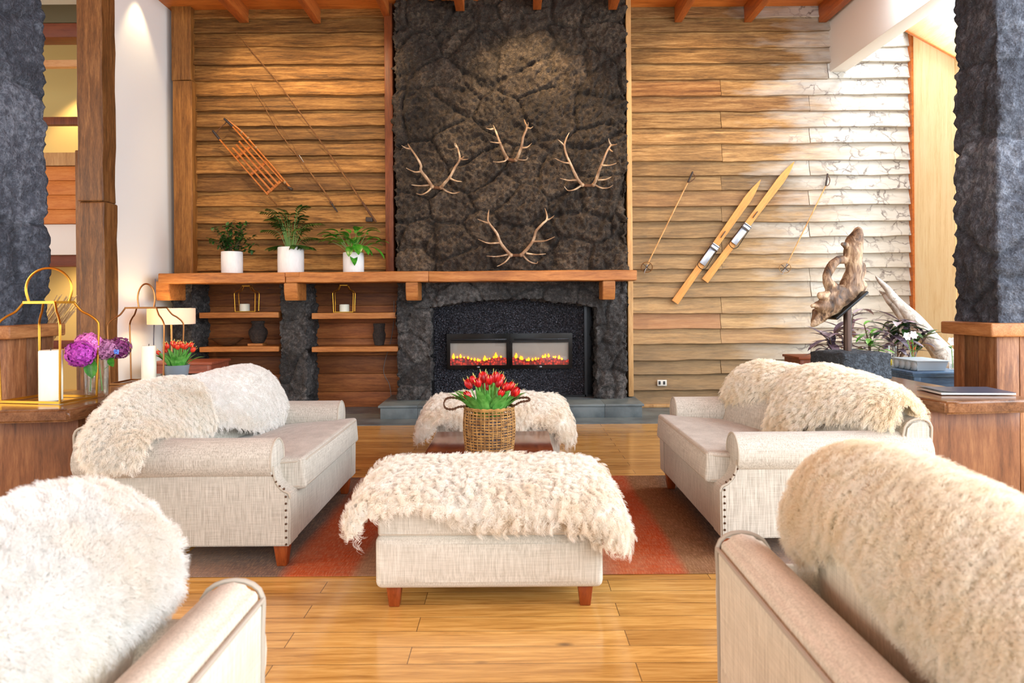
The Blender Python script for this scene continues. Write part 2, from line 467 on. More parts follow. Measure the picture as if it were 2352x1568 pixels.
def rug_mat():
    t = NT('striped_wool_rug')
    p = t.xyz('Object')
    wob = t.math('MULTIPLY', t.math('SUBTRACT', t.noise(t.co((3, .6, 1)), 2.0, 4), .5), .10)
    x = t.fr(t.math('ADD', p[0], wob), -1.75, 1.75)
    r = t.ramp(x, [(0, (150, 128, 112)), (.10, (118, 100, 90)), (.165, (104, 88, 80)), (.185, (180, 80, 38)), (.268, (170, 70, 30)), (.285, (150, 112, 86)), (.42, (164, 130, 106)), (.5, (128, 104, 90)), (.62, (166, 116, 92)), (.655, (182, 86, 42)), (.735, (174, 74, 34)), (.752, (132, 96, 62)), (.80, (122, 88, 58)), (.83, (88, 76, 68)), (.93, (150, 130, 116)), (1, (128, 106, 94))])
    f = t.noise(t.co((70, 9, 1)), 2, 5, .7); f2 = t.noise(t.co((6, 40, 1)), 2, 5, .7)
    c = t.mix(t.fr(f, .46, .68, 0, .42), r, (206, 160, 122))
    c = t.mix(t.fr(f2, .45, .7, 0, .5), c, (92, 62, 50))
    c = t.mix(t.fr(t.noise(t.co((2, 1, 1)), 2.2, 3), .45, .75, 0, .3), c, (168, 130, 104))
    t.set(c, .95); t.b.inputs['Specular IOR Level'].default_value = .1
    t.bump(t.mix(.5, f, f2), .5, .006); return t.m
M['rug'] = rug_mat()
M['brass'] = plain('aged_brass', (196, 142, 52), .28, Metallic=.95)
M['brass_dark'] = plain('dark_brass', (150, 100, 56), .35, Metallic=.9)
M['wax'] = plain('ivory_wax', (244, 240, 218), .5, Subsurface_Weight=.2)
M['wick'] = plain('candle_wick', (60, 54, 46), .8)
M['ceramic'] = None
def ceramic():
    t = NT('white_ceramic'); n = t.noise(t.co((40, 40, 12)), 1, 4); c = t.ramp(n, [(.2, (222, 219, 215)), (.8, (236, 233, 230))]); t.set(c, .55); t.bump(n, .2, .004); return t.m
M['ceramic'] = ceramic()
M['soil'] = plain('potting_soil', (44, 32, 24), .95)
def leafm(name, a, b, rough=.4, sc=30):
    t = NT(name); n = t.noise(t.co((1, 1, 1)), sc, 3); t.set(t.ramp(n, [(.3, a), (.7, b)]), rough)
    t.b.inputs['Subsurface Weight'].default_value = 0
    return t.m
M['leaf_dark'] = leafm('dark_leaf', (22, 52, 20), (52, 96, 34))
M['leaf_palm'] = leafm('palm_leaf', (28, 58, 16), (66, 104, 34))
M['leaf_lily'] = leafm('lily_leaf', (26, 98, 24), (84, 160, 44), .3)
M['leaf_tulip'] = leafm('tulip_leaf', (58, 132, 40), (120, 186, 88), .4)
M['leaf_purple'] = leafm('purple_leaf', (58, 40, 56), (112, 96, 108), .35, 12)
M['leaf_pink'] = leafm('pink_leaf', (150, 110, 128), (176, 168, 172), .35, 12)
M['leaf_bright'] = leafm('bright_leaf', (70, 140, 40), (130, 190, 70))
M['stem'] = plain('green_stem', (104, 142, 70), .5)
M['stem_brown'] = plain('brown_stem', (92, 70, 46), .7)
def tulipm():
    t = NT('red_tulip'); n = t.noise(t.co((14, 14, 3)), 3, 3); c = t.ramp(n, [(.3, (150, 8, 16)), (.6, (214, 26, 30)), (.8, (236, 96, 60))]); t.set(t.mix(t.attr()[1], c, (226, 214, 110)), .35); return t.m
M['tulip'] = tulipm()
def tulipo():
    t = NT('orange_red_tulip'); t.set(t.mix(t.attr()[1], (222, 60, 36), (232, 196, 96)), .4); return t.m
M['tulip_orange'] = tulipo()
M['tulip_yellow'] = plain('yellow_petal_edge', (226, 214, 110), .4)
def petal(name, a, b):
    t = NT(name); n = t.noise(t.co((1, 1, 1)), 45, 3); t.set(t.ramp(n, [(.32, a), (.66, b)]), .6); return t.m
M['hyd_pink'] = petal('pink_hydrangea', (190, 70, 160), (232, 140, 206))
M['hyd_magenta'] = petal('magenta_hydrangea', (140, 26, 138), (196, 72, 186))
M['hyd_mauve'] = petal('mauve_hydrangea', (110, 44, 92), (190, 128, 168))
M['hyd_plum'] = petal('plum_hydrangea', (74, 18, 62), (134, 50, 112))
M['white_petal'] = plain('white_petal', (244, 244, 240), .5)
M['blue_petal'] = plain('blue_petal', (90, 130, 220), .5)
def antlerm():
    t = NT('antler_bone'); n = t.noise(t.co((1, 1, 1)), 9, 5); t.set(t.ramp(n, [(.3, (104, 76, 54)), (.5, (156, 124, 94)), (.7, (208, 184, 154))]), .5); t.bump(t.noise(t.co((1, 1, 1)), 60, 3), .3, .003); return t.m
M['antler'] = antlerm()
def driftm():
    t = NT('driftwood'); v = t.co((1, 1, .5))
    n = t.noise(v, 9, 6, .65, 1.5); t.set(t.ramp(n, [(.36, (46, 33, 24)), (.5, (122, 92, 66)), (.64, (196, 168, 134))]), .6); t.bump(n, .7, .02); return t.m
M['drift'] = driftm()
def greylog():
    t = NT('weathered_log'); n = t.noise(t.co((1, 1, 1)), 11, 6, .65, 1.2); t.set(t.ramp(n, [(.3, (112, 100, 88)), (.5, (176, 164, 150)), (.7, (220, 212, 202))]), .75); t.bump(n, .7, .02); return t.m
M['greylog'] = greylog()
M['straw'] = wood('dry_stalk', (150, 112, 70), (200, 164, 116), (226, 200, 158), 'z', 2.0, .7, .2)
M['blackmetal'] = plain('black_metal', (22, 22, 24), .35, Metallic=.6)
M['blackgloss'] = plain('black_gloss', (8, 8, 9), .12)
M['rustmetal'] = plain('dark_rusty_steel', (74, 56, 48), .4, Metallic=.7)
M['steel'] = plain('worn_steel', (150, 150, 156), .35, Metallic=.85)
M['darkleather'] = plain('dark_leather', (44, 30, 24), .6)
M['rope'] = plain('twine', (160, 122, 80), .9)
M['rope_dark'] = plain('brown_rope', (88, 56, 34), .9)
def hammered():
    t = NT('hammered_black_metal'); v = t.co((1, 1, 1)); n = t.noise(v, 52, 2, .5, .6)
    t.set((84, 84, 92), t.fr(n, .3, .7, .18, .32)); t.b.inputs['Metallic'].default_value = .9
    t.bump(n, 1.0, .06); return t.m
M['hammered'] = hammered()
def glassm(name, tint=(.97, .99, .98, 1), rough=0.0):
    t = NT(name); t.n.remove(t.b)
    tr = t.n.new('ShaderNodeBsdfTransparent'); tr.inputs[0].default_value = tint
    gl = t.n.new('ShaderNodeBsdfGlossy'); gl.inputs['Roughness'].default_value = .03
    f = t.n.new('ShaderNodeLayerWeight'); f.inputs['Blend'].default_value = .5
    ff = t.math('ADD', t.math('MULTIPLY', t.math('POWER', f.outputs['Facing'], 4.0), .85), .05)
    mx = t.n.new('ShaderNodeMixShader'); t.l.new(ff, mx.inputs[0]); t.l.new(tr.outputs[0], mx.inputs[1]); t.l.new(gl.outputs[0], mx.inputs[2])
    t.l.new(mx.outputs[0], t.n['Material Output'].inputs['Surface']); return t.m
M['glass'] = glassm('clear_glass', (.985, .995, .99, 1))
M['water'] = glassm('water', (.96, .985, .98, 1))
M['paneglass'] = glassm('window_glass')
def emit(name, c, s):
    t = NT(name); t.set((0, 0, 0), .6); t.b.inputs['Emission Color'].default_value = lin(c); t.b.inputs['Emission Strength'].default_value = s; return t.m
M['flame'] = emit('flame', (255, 150, 20), 2.6)
def ember():
    t = NT('glowing_embers'); n = t.voro(t.co((1, 1, 1)), 34); c = t.ramp(n, [(0.0, (255, 70, 40)), (.45, (150, 20, 14)), (.8, (30, 8, 8))])
    t.set((30, 10, 8), .6); t.l.new(c, t.b.inputs['Emission Color']); t.b.inputs['Emission Strength'].default_value = .9; return t.m
M['ember'] = ember()
M['screen'] = plain('firebox_back_reflection_grey', (150, 140, 132), .4)  # grey carries the reflection on the glass, put into the colour
M['claypot'] = stone('black_clay', (24, 20, 18), (44, 36, 32), (70, 58, 50), 1.0, .5)
M['bowlwood'] = wood('dark_bowl_wood', (60, 38, 22), (100, 66, 40), (124, 88, 56), 'x', 1.5, .6, .2)
M['zinc'] = plain('zinc_grey', (140, 152, 162), .45, Metallic=.3)
M['bluepaint'] = wood('slate_blue_paint', (36, 58, 84), (66, 96, 128), (104, 138, 168), 'x', 1.0, .4, .15)
M['tray'] = plain('grey_plastic_tray', (168, 180, 186), .45)
M['yellow'] = plain('yellow_plastic', (236, 190, 20), .4)
M['paper'] = plain('magazine_cover', (58, 66, 84), .35)
M['page'] = plain('paper_pages', (228, 226, 222), .7)
M['outlet'] = plain('outlet_plastic', (214, 208, 196), .4)
M['slot'] = plain('outlet_insert', (40, 40, 42), .5)
M['cord_grey'] = plain('grey_cable', (112, 108, 106), .5)
M['cord_blue'] = plain('dark_blue_cord', (66, 70, 92), .6)
def shade():
    t = NT('linen_lamp_shade'); t.set((250, 246, 240), .8)
    tl = t.n.new('ShaderNodeBsdfTranslucent'); tl.inputs[0].default_value = lin((250, 226, 186))
    mx = t.n.new('ShaderNodeMixShader'); mx.inputs[0].default_value = .4
    t.l.new(t.b.outputs[0], mx.inputs[1]); t.l.new(tl.outputs[0], mx.inputs[2]); t.l.new(mx.outputs[0], t.n['Material Output'].inputs['Surface']); return t.m
M['shade'] = shade()
M['bulb'] = emit('lamp_bulb', (255, 200, 120), 12)
def weave():
    t = NT('wicker'); n = t.noise(t.co((1, 1, 1)), 30, 4); t.set(t.ramp(n, [(.3, (116, 76, 36)), (.6, (186, 138, 76))]), .6); return t.m
M['wicker'] = weave()
M['liner'] = wood('brown_liner', (70, 54, 48), (104, 86, 78), (130, 112, 104), 'z', 2.0, .7, .2)
# ================================================================== SETTING
def fbm(p, o=4): return noise.fractal(p, 1.0, 2.0, o)
def sstep(a, b, x):
    t = max(0, min(1, (x - a) / (b - a))); return t * t * (3 - 2 * t)
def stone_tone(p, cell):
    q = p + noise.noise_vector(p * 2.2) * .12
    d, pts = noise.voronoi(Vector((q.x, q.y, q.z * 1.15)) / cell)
    return (.5 + .5 * noise.noise(pts[0] * 5.3), .35 * (1 - sstep(.0, .07, d[1] - d[0])), 0)  # second value paints the shade of deep joints into the colour
def stone_h(p, cell, amp, groove, rough):
    q = p + noise.noise_vector(p * 2.2) * .12
    d, pts = noise.voronoi(Vector((q.x, q.y, q.z * 1.15)) / cell)
    e = d[1] - d[0]
    g = sstep(.0, .11, e)
    h = (g - 1) * groove + noise.noise(pts[0] * 3.7) * amp
    h += fbm(p * 6, 4) * rough * .5 + (.5 - abs(noise.noise(p * 11)) * 2) * rough * .5 + noise.noise(p * 20) * rough * .30 + noise.noise(p * 30) * rough * .42 + noise.noise(p * 55) * rough * .22
    return h
def stone_mesh(patches, cell=.45, amp=.02, groove=.03, rough=.02, pits=True):
    """patches: list of (fn(u,v), nu, nv)"""
    bm = bmesh.new()
    for fn, nu, nv in patches:
        V = [[bm.verts.new(fn(i / nu, j / nv)) for j in range(nv + 1)] for i in range(nu + 1)]
        for i in range(nu):
            for j in range(nv):
                bm.faces.new((V[i][j], V[i + 1][j], V[i + 1][j + 1], V[i][j + 1]))
    bmesh.ops.remove_doubles(bm, verts=bm.verts[:], dist=.0015)
    bmesh.ops.recalc_face_normals(bm, faces=bm.faces[:])
    bm.normal_update()
    mv = []
    tn = [stone_tone(f.calc_center_median(), cell) for f in bm.faces]
    for v in bm.verts: mv.append(v.co + v.normal * stone_h(v.co, cell, amp, groove, rough))
    for v, c in zip(bm.verts, mv): v.co = c
    mb = MB(); bm.verts.index_update()
    mb.add([v.co.copy() for v in bm.verts], [[v.index for v in f.verts] for f in bm.faces], (1, 0, 0))
    mb.t = tn
    bm.free(); return mb
def quadpatch(a, b, c, d, res):
    a, b, c, d = map(Vector, (a, b, c, d))
    nu = max(2, int(round((b - a).length / res))); nv = max(2, int(round((d - a).length / res)))
    return (lambda u, v: (a * (1 - u) + b * u) * (1 - v) + (d * (1 - u) + c * u) * v, nu, nv)
def stone_box(x0, x1, y0, y1, z0, z1, res, sides='flr', **k):
    ps = [quadpatch((x0, y0, z0), (x1, y0, z0), (x1, y0, z1), (x0, y0, z1), res)]
    if 'l' in sides: ps.append(quadpatch((x0, y1, z0), (x0, y0, z0), (x0, y0, z1), (x0, y1, z1), res))
    if 'r' in sides: ps.append(quadpatch((x1, y0, z0), (x1, y1, z0), (x1, y1, z1), (x1, y0, z1), res))
    if 'b' in sides: ps.append(quadpatch((x1, y1, z0), (x0, y1, z0), (x0, y1, z1), (x1, y1, z1), res))
    return stone_mesh(ps, **k)
# floor
struct(MB().box(-10, 6.5, -4, 12, -.05, 0), 'floor', M['floor'], 'polished honey coloured plank floor with dark knots', 'floor', smooth=False)
struct(MB().box(-4.2, 4.98, 7.58, 8.92, 0.0, .006), 'trim_1', M['slate'], 'flush grey slate strip in the floor before the back wall', 'floor trim', smooth=False)
# ceiling
mb = MB()
for i in range(24):
    y = 8.8 - i * .5
    mb.box(-10 if y < 8.35 else -4.5, 4.0, y - .497, y, 5.02, 5.06, tone=(random.random(), 0, 0))
struct(mb, 'ceiling', M['ceil'], 'orange boarded timber ceiling', 'ceiling', smooth=False)
for i, (pa, pb, py, Y, nm) in enumerate([(551, 572, 53, 8.72, 'above the left end of the boards'), (721, 737, 55, 8.72, 'above the sledge wall, second from the pale plaster wall'), (884, 900, 47, 8.72, 'beside the left edge of the black chimney'),
        (1047, 1067, 26, 8.42, 'over the chimney, nearest its left edge'), (1224, 1243, 23, 8.42, 'over the middle of the chimney'), (1397, 1416, 23, 8.42, 'over the chimney, nearest its right edge'),
        (1549, 1566, 52, 8.72, 'first to the right of the chimney'), (1709, 1726, 52, 8.72, 'second to the right of the chimney'), (1880, 1898, 52, 8.72, 'against the white concrete beam')]):
    x0, x1 = PX(pa, Y, py), PX(pb, Y, py); z0 = PZ(py, Y, pa)
    struct(MB().box(x0, x1, -3, Y, z0, 5.03, bev=.006), 'ceiling_beam', M['rafter'], 'orange timber rafter ' + nm, 'ceiling beam')
# white beam
x0 = PX(1904, 8.75, 165); x1 = PX(1941, 8.75, 165); zb = PZ(167, 8.75, 1920)
struct(MB().box(x0, x1, -3, 8.78, zb, 5.3, bev=.01), 'ceiling_beam', M['white'], 'deep white plastered beam running out from the whitened board wall', 'ceiling beam')
# ---- board walls
LROWS = [18, 45, 77.5, 109, 150, 186.5, 221.6, 256, 290.6, 323.7, 359, 400, 438.8, 473.5, 512, 550, 584, 622]
RROWS = [18, 43, 73, 111, 147, 183, 221, 257, 296, 331, 370, 403, 437.5, 473, 509, 545.5, 582.6, 616, 647, 682, 719, 753, 788, 824, 858, 893, 931]
def siding(mb, x0, x1, zs, Y, joints, rng, proj=.052, special={}):
    for r in range(len(zs) - 1):
        zt, zb = zs[r], zs[r + 1]
        xs = [x0] + sorted(joints.get(r, [])) + [x1]
        for k in range(len(xs) - 1):
            a, b = xs[k] + (.003 if k else 0), xs[k + 1] - (.003 if k < len(xs) - 2 else 0)
            tone = special.get((r, k), (rng.random() * .9 + .05, 0 if rng.random() > .12 else .25 * rng.random(), rng.random()))
            n = max(4, int((b - a) / .10))
            vs, fs = [], []
            dj = rng.uniform(-.006, .006); pj = rng.uniform(-.008, .010)
            tw = rng.uniform(-.012, .012)
            for i in range(n + 1):
                u = i / n; x = a + (b - a) * u
                wv = noise.noise(Vector((x * 2.1, zb * 9, 3.3))) * .013 + noise.noise(Vector((x * 7, zb * 9, 1.3))) * .006
                pv = proj + pj + tw * (u - .5) + noise.noise(Vector((x * 1.7, zb * 5, 8.3))) * .008
                zbb = zb + wv + dj
                vs += [(x, Y - .004, zt + .02), (x, Y - .3 * pv - .004, zt * .66 + zbb * .34), (x, Y - .72 * pv, zt * .3 + zbb * .7), (x, Y - pv, zbb + .006), (x, Y - pv + .004, zbb), (x, Y + .002, zbb - .004)]
            for i in range(n):
                for j in range(5):
                    o = i * 6 + j
                    fs.append([o, o + 1, o + 7, o + 6])
            fs.append([0, 1, 2, 3, 4, 5][::-1]); fs.append([n * 6 + j for j in range(6)])
            mb.add(vs, fs, tone)
rng = random.Random(5)
Yw = 8.75
mb = MB()
siding(mb, PX(444, Yw), PX(890, Yw), [PZ(y, Yw, 665) for y in LROWS], Yw, {}, rng)
mb.box(PX(444, Yw), PX(905, Yw), Yw + .01, Yw + .05, 1.6, 5.1, tone=(.4, 0, 0)).box(-4.4, 1.6, 9.0, 9.05, 0, 5.3, tone=(.2, 0, 0))
struct(mb, 'wall_back_left', M['sidingL'], 'amber lapped board wall behind the sledge and potted plants', 'wall', angle=30)
mb = MB()
J = lambda *p: [PX(q, Yw) for q in p]
joints = {4: J(1903), 5: J(1657), 6: J(1860), 7: J(1657), 8: J(1860), 9: J(1659), 10: J(1859), 11: J(1657), 12: J(1857), 13: J(1657), 14: J(1857), 15: J(1657), 16: J(1657), 17: J(1858), 18: J(1860), 19: J(1655), 20: J(1653, 1860), 21: J(1653), 22: J(1860), 23: J(1653), 24: J(1700), 25: J(1650)}
special = {(20, 0): (.75, .8, 0), (5, 0): (.5, .25, 0), (6, 0): (.35, .1, 0), (21, 1): (.7, .25, .2), (24, 0): (.15, 0, .2), (1, 0): (.25, 0, 0), (3, 0): (.3, 0, 0), (4, 0): (.35, 0, 0)}
siding(mb, PX(1451, Yw), PX(2095, Yw), [PZ(y, Yw, 1770) for y in RROWS], Yw, joints, rng, special=special)
mb.box(PX(1440, Yw), PX(2095, Yw), Yw + .01, Yw + .05, 0, 5.0, tone=(.5, 0, 0))
struct(mb, 'wall_back_right', M['sidingR'], 'weathered lapped board wall with bleaching and painted daylight at the window end', 'wall', angle=30)
struct(MB().box(PX(1452, 8.7), PX(2093, 8.7), 8.66, 8.75, 0.006, PZ(926, 8.7, 1770), bev=.006), 'baseboard_back', M['trimwood'], 'plain wooden skirting at the foot of the weathered boards', 'baseboard')
# side posts of the back wall
zj = PZ(187, 8.66, 420)
mb = MB().box(PX(401, 8.62), PX(446, 8.62), 8.60, 8.78, 1.69, zj - .004, bev=.012, wob=.008, cuts=4, tone=(.8, 0, 0))
mb.box(PX(399, 8.64), PX(444, 8.64), 8.62, 8.78, zj, 5.03, bev=.012, wob=.008, cuts=4, tone=(.2, 0, 0))
struct(mb, 'trim_2', M['post_amber'], 'rough amber corner post where the boards meet the plaster wall', 'post')
struct(MB().box(PX(887, 8.6), PX(906, 8.6), 8.58, 8.8, 1.69, 5.03, bev=.008), 'trim_3', M['redtrim'], 'reddish brown upright between the amber boards and the chimney', 'post')
mb = MB().box(PX(1441, 8.52), PX(1453, 8.52), 8.48, 8.8, .17, 5.03, bev=.008, wob=.006, cuts=6)
struct(mb, 'trim_4', M['trimwood'], 'pale upright edging strip right of the chimney', 'post')
# ---- chimney
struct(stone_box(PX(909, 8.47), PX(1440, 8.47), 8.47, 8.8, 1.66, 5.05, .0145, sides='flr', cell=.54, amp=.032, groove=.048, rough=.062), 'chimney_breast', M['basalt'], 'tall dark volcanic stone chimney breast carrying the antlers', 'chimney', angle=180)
# fireplace surround with arched opening
xl0, xl1 = PX(913, 8.4, 800), PX(990, 8.4, 800)
xr0, xr1 = PX(1370, 8.4, 800), PX(1440, 8.4, 800)
zsp, ztop, zlow = PZ(706, 8.4), 1.60, .158
def arch(x):
    t = (x - xl1) / (xr0 - xl1); return zsp + .10 * (1 - (2 * t - 1) ** 2)
RES = .016
ps = [quadpatch((xl0, 8.4, zlow), (xl1, 8.4, zlow), (xl1, 8.4, zsp), (xl0, 8.4, zsp), RES),
      quadpatch((xl0, 8.4, zsp), (xl1, 8.4, zsp), (xl1, 8.4, ztop), (xl0, 8.4, ztop), RES),
      quadpatch((xr0, 8.4, zlow), (xr1, 8.4, zlow), (xr1, 8.4, zsp), (xr0, 8.4, zsp), RES),
      quadpatch((xr0, 8.4, zsp), (xr1, 8.4, zsp), (xr1, 8.4, ztop), (xr0, 8.4, ztop), RES),
      quadpatch((xl1, 8.4, zlow), (xl1, 8.85, zlow), (xl1, 8.85, zsp), (xl1, 8.4, zsp), RES),
      quadpatch((xr0, 8.85, zlow), (xr0, 8.4, zlow), (xr0, 8.4, zsp), (xr0, 8.85, zsp), RES),
      quadpatch((xl0, 8.9, zlow), (xl0, 8.4, zlow), (xl0, 8.4, ztop), (xl0, 8.9, ztop), RES),
      quadpatch((xr1, 8.4, zlow), (xr1, 8.8, zlow), (xr1, 8.8, ztop), (xr1, 8.4, ztop), RES)]
nvv = max(2, int(round((ztop - zsp) / RES))); nuu = int((xr0 - xl1) / RES)
ps.append((lambda u, v: Vector((xl1 + (xr0 - xl1) * u, 8.4, arch(xl1 + (xr0 - xl1) * u) * (1 - v) + ztop * v)), nuu, nvv))
ps.append((lambda u, v: Vector((xl1 + (xr0 - xl1) * u, 8.4 + .45 * v, arch(xl1 + (xr0 - xl1) * u))), nuu, 22))
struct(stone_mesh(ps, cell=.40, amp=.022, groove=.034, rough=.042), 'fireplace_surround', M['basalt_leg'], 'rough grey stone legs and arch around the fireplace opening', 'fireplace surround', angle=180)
mb = MB().box(xl1 - .05, xr0 + .05, 8.86, 8.9, .16, 1.6)
struct(mb, 'firebox_back', M['blackmetal'], 'black lining at the back of the fireplace opening', 'firebox', smooth=False)
# hearth
hx0, hx1 = PX(869, 7.96, 930), PX(1479, 7.96, 930)
mb = MB()
n = 7
for i in range(n):
    a = hx0 + .02 + (hx1 - hx0 - .04) * i / n; b = hx0 + .02 + (hx1 - hx0 - .04) * (i + 1) / n
    mb.box(a + .001, b - .001, 7.965, 8.9, .006, .135, tone=(random.random(), 0, 0), bev=.002)
    mb.box(a - (.02 if i == 0 else -.001), b + (.02 if i == n - 1 else -.001), 7.94, 8.88, .135, .16, bev=.003, tone=(random.random(), 0, 0))
struct(mb, 'hearth', M['slate'], 'raised slate tiled hearth step below the fireplace', 'hearth')
# niche
mb = MB()
zz = [0.0, .20, .43, .66, .88, 1.08, 1.30, 1.46, 1.75]
for a, b in zip(zz, zz[1:]):
    for xa, xb in ((-4.3, -2.6), (-2.6, -1.2)):
        mb.box(xa, xb, 8.90 + random.uniform(0, .006), 8.94, a + .002, b - .002, bev=.004, tone=(random.random(), random.random() * .3, 0))
mb.box(-4.3, -1.2, 8.945, 8.97, 0, 1.75)
struct(mb, 'wall_niche', M['niche'], 'dark orange plank back of the shelf niche under the mantel', 'wall')
for nm, a, b, lab in (('niche_pillar', PX(389, 8.4, 780), PX(440, 8.4, 780), 'rough basalt pier at the plaster end of the shelf niche'), ('niche_pillar', PX(642, 8.4, 780), PX(703, 8.4, 780), 'rough basalt pier dividing the two shelf bays')):
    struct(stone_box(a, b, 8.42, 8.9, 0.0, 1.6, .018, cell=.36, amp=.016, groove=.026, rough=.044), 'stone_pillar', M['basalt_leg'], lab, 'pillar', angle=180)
# left plaster wall, post, far room
struct(MB().box(-4.5, -4.262, 7.44, 8.95, 0, 5.03), 'wall_left', M['white'], 'white plaster return wall beside the amber boards', 'wall', smooth=False)
pf0, pf1 = PX(180, 7.2, 450), PX(238, 7.2, 450)
zj = PZ(462, 7.2, 220)
mb = MB()
for a, b in ((0, zj - .004), (zj, 5.03)):
    sh = 0 if a == 0 else .012
    mb.box(pf0 - sh, pf1 - sh, 7.2, 7.46, a, b, bev=.02, seg=3, cuts=12, wob=.014)
mb.box(pf0 - .07, pf0 + .01, 7.26, 7.44, 0, PZ(345, 7.26, 177), bev=.01, cuts=6, wob=.01)
mb.box(pf0 - .05, pf0 + .01, 7.30, 7.44, PZ(345, 7.26, 177), 5.03, bev=.01, cuts=6, wob=.01)
struct(mb, 'timber_post', M['post'], 'massive old brown timber post left of the plaster wall', 'post')
struct(MB().box(-10, -4.5, 11.0, 11.1, 0, 6), 'wall_far', M['cream_wall'], 'ochre wall of the gallery room seen past the post', 'wall', smooth=False)
def fb(py0, py1, Y, th, mat, nm, lab, cat, n=1, x0=-8.5, x1=-4.6):
    z1, z0 = PZ(py0, Y, 140), PZ(py1, Y, 140)
    mb = MB()
    for i in range(n):
        a = z0 + (z1 - z0) * i / n; b = z0 + (z1 - z0) * (i + 1) / n
        mb.box(x0, x1, Y, Y + th, a + (.004 if n > 1 else 0), b, bev=.006, tone=(random.random(), 0, 0))
    struct(mb, nm, mat, lab, cat)
fb(10, 52, 9.6, .4, M['olivebeam'], 'gallery_beam', 'dark olive beam under the gallery ceiling', 'beam')
fb(53, 85, 9.6, .3, M['darkbeam'], 'gallery_beam', 'dark red beam directly under the olive one', 'beam')
fb(137, 153, 9.8, .1, M['balcony_rail'], 'gallery_rail', 'orange brown rail highest across the ochre wall', 'rail')
fb(268, 286, 9.6, .1, M['redtrim'], 'gallery_rail', 'dark brown rail above the pale balcony cap', 'rail')
fb(350, 380, 9.5, .2, M['trimwood'], 'balcony_cap', 'pale timber cap of the orange balcony front', 'balcony')
fb(382, 514, 9.5, .1, M['balcony'], 'balcony_front', 'orange boarded balcony front between column and post', 'balcony', 4)
fb(515, 585, 9.55, 1.4, M['white'], 'balcony_soffit', 'pale grey underside edge of the balcony', 'balcony')
fb(586, 612, 9.6, .2, M['darkbeam'], 'gallery_beam', 'dark red beam below the balcony edge', 'beam')
fb(782, 801, 10.4, .1, M['darkbeam'], 'gallery_rail', 'brown rail low on the ochre wall behind the dry stalks', 'rail')
struct(MB().box(-10, -4.5, 8.3, 11.1, 5.85, 5.9), 'ceiling_gallery', M['white'], 'pale ceiling over the gallery room', 'ceiling', smooth=False)
# stone columns on plank pedestals
def column(side, X, Yf, Yb, zc1, zc0, mat, lab, xs, xb, res=.022):
    sg = side
    W = .62
    def bx(xi, y0, y1, z0, z1, **k):
        xa, xb_ = sorted((xi, xi + sg * W)); return xa, xb_
    xi, xo = sorted((xs, xs + sg * W))
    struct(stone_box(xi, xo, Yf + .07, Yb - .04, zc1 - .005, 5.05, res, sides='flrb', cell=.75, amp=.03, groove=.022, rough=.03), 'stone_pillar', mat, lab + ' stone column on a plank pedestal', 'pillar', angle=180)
    rt = root('pedestal', (X + sg * .34, (Yf + Yb) / 2, 0), lab + ' plank pedestal with a thick wooden cap', 'pedestal', kind='structure')
    a, b = sorted((X, X + sg * .74))
    part(MB().box(a, b, Yf, Yb, zc0, zc1, bev=.012, seg=3), 'cap', M['capwood'], rt)
    mb = MB()
    a, b = sorted((xb, xb + sg * .62))
    y0, y1 = Yf + .06, Yb - .04
    cuts = [0, .40, .72, 1.0]
    mb.box(a + .02, b - .02, y0 + .02, y1 - .02, 0, zc0)
    for q, p in zip(cuts, cuts[1:]):
        ya, yb = y0 + (y1 - y0) * q, y0 + (y1 - y0) * p
        fx = xb
        x2 = xb + sg * .03
        mb.box(min(fx, x2), max(fx, x2), ya + .002, yb - .002, 0, zc0, bev=.004, tone=(random.random(), 0, 0))
    for q in range(4):
        xa_, xb2 = a + (b - a) * q / 4, a + (b - a) * (q + 1) / 4
        mb.box(xa_ + .002, xb2 - .002, y0 - .005, y0 + .025, 0, zc0, bev=.004, tone=(random.random(), 0, 0))
    part(mb, 'body', M['pedwood'], rt)
column(-1, -3.19, 4.42, 4.98, PZ(742, 4.96, 140), PZ(770, 4.96, 140), M['basalt_blue'], 'left', -3.30, -3.25)
column(1, 3.165, 4.6, 5.15, PZ(737, 5.15, 2160), PZ(765, 5.15, 2160), M['basalt_blue'], 'right', 3.26, 3.235)
# right pine wall, roof beam, window
zt = lambda Y: 4.72 - .70 * (8.75 - Y)
struct(MB().prism([(7.86, 0), (8.8, 0), (8.8, zt(8.8)), (7.86, zt(7.86))], 'x', 5.01, 5.07), 'wall_right', M['pine'], 'pale knotty pine panel wall beside the window', 'wall', smooth=False)
struct(MB().box(4.985, 5.02, 8.66, 8.76, 0, 4.7), 'trim_5', M['rafter'], 'thin orange corner strip at the pine panel', 'trim', smooth=False)
mb = MB().beam((5.02, 9.0, zt(9.0) + .16), (5.02, 5.4, zt(5.4) + .16), .16, .30, bev=.008)
struct(mb, 'roof_beam', M['pinebeam'], 'sloping pale pine roof beam above the pine panel', 'ceiling beam')
mb = MB().beam((4.99, 9.0, zt(9.0) + .006), (4.99, 7.0, zt(7.0) + .006), .14, .02)
struct(mb, 'roof_batten', M['rafter'], 'orange batten under the sloping pine beam', 'ceiling beam', smooth=False)
w = root('window_1', (5.05, 7.2, 0), 'tall glazed opening between the pine panel and the stone column', 'window', kind='structure')
part(MB().box(5.02, 5.08, 7.78, 7.86, 0, 4.0).box(5.02, 5.08, 5.4, 5.48, 0, 2.4).box(5.02, 5.08, 5.4, 7.86, 0, .1), 'frame', M['pinebeam'], w, smooth=False)
part(MB().prism([(5.48, .1), (7.78, .1), (7.78, zt(7.78)), (5.48, zt(5.48))], 'x', 5.045, 5.055), 'pane', M['paneglass'], w, smooth=False)
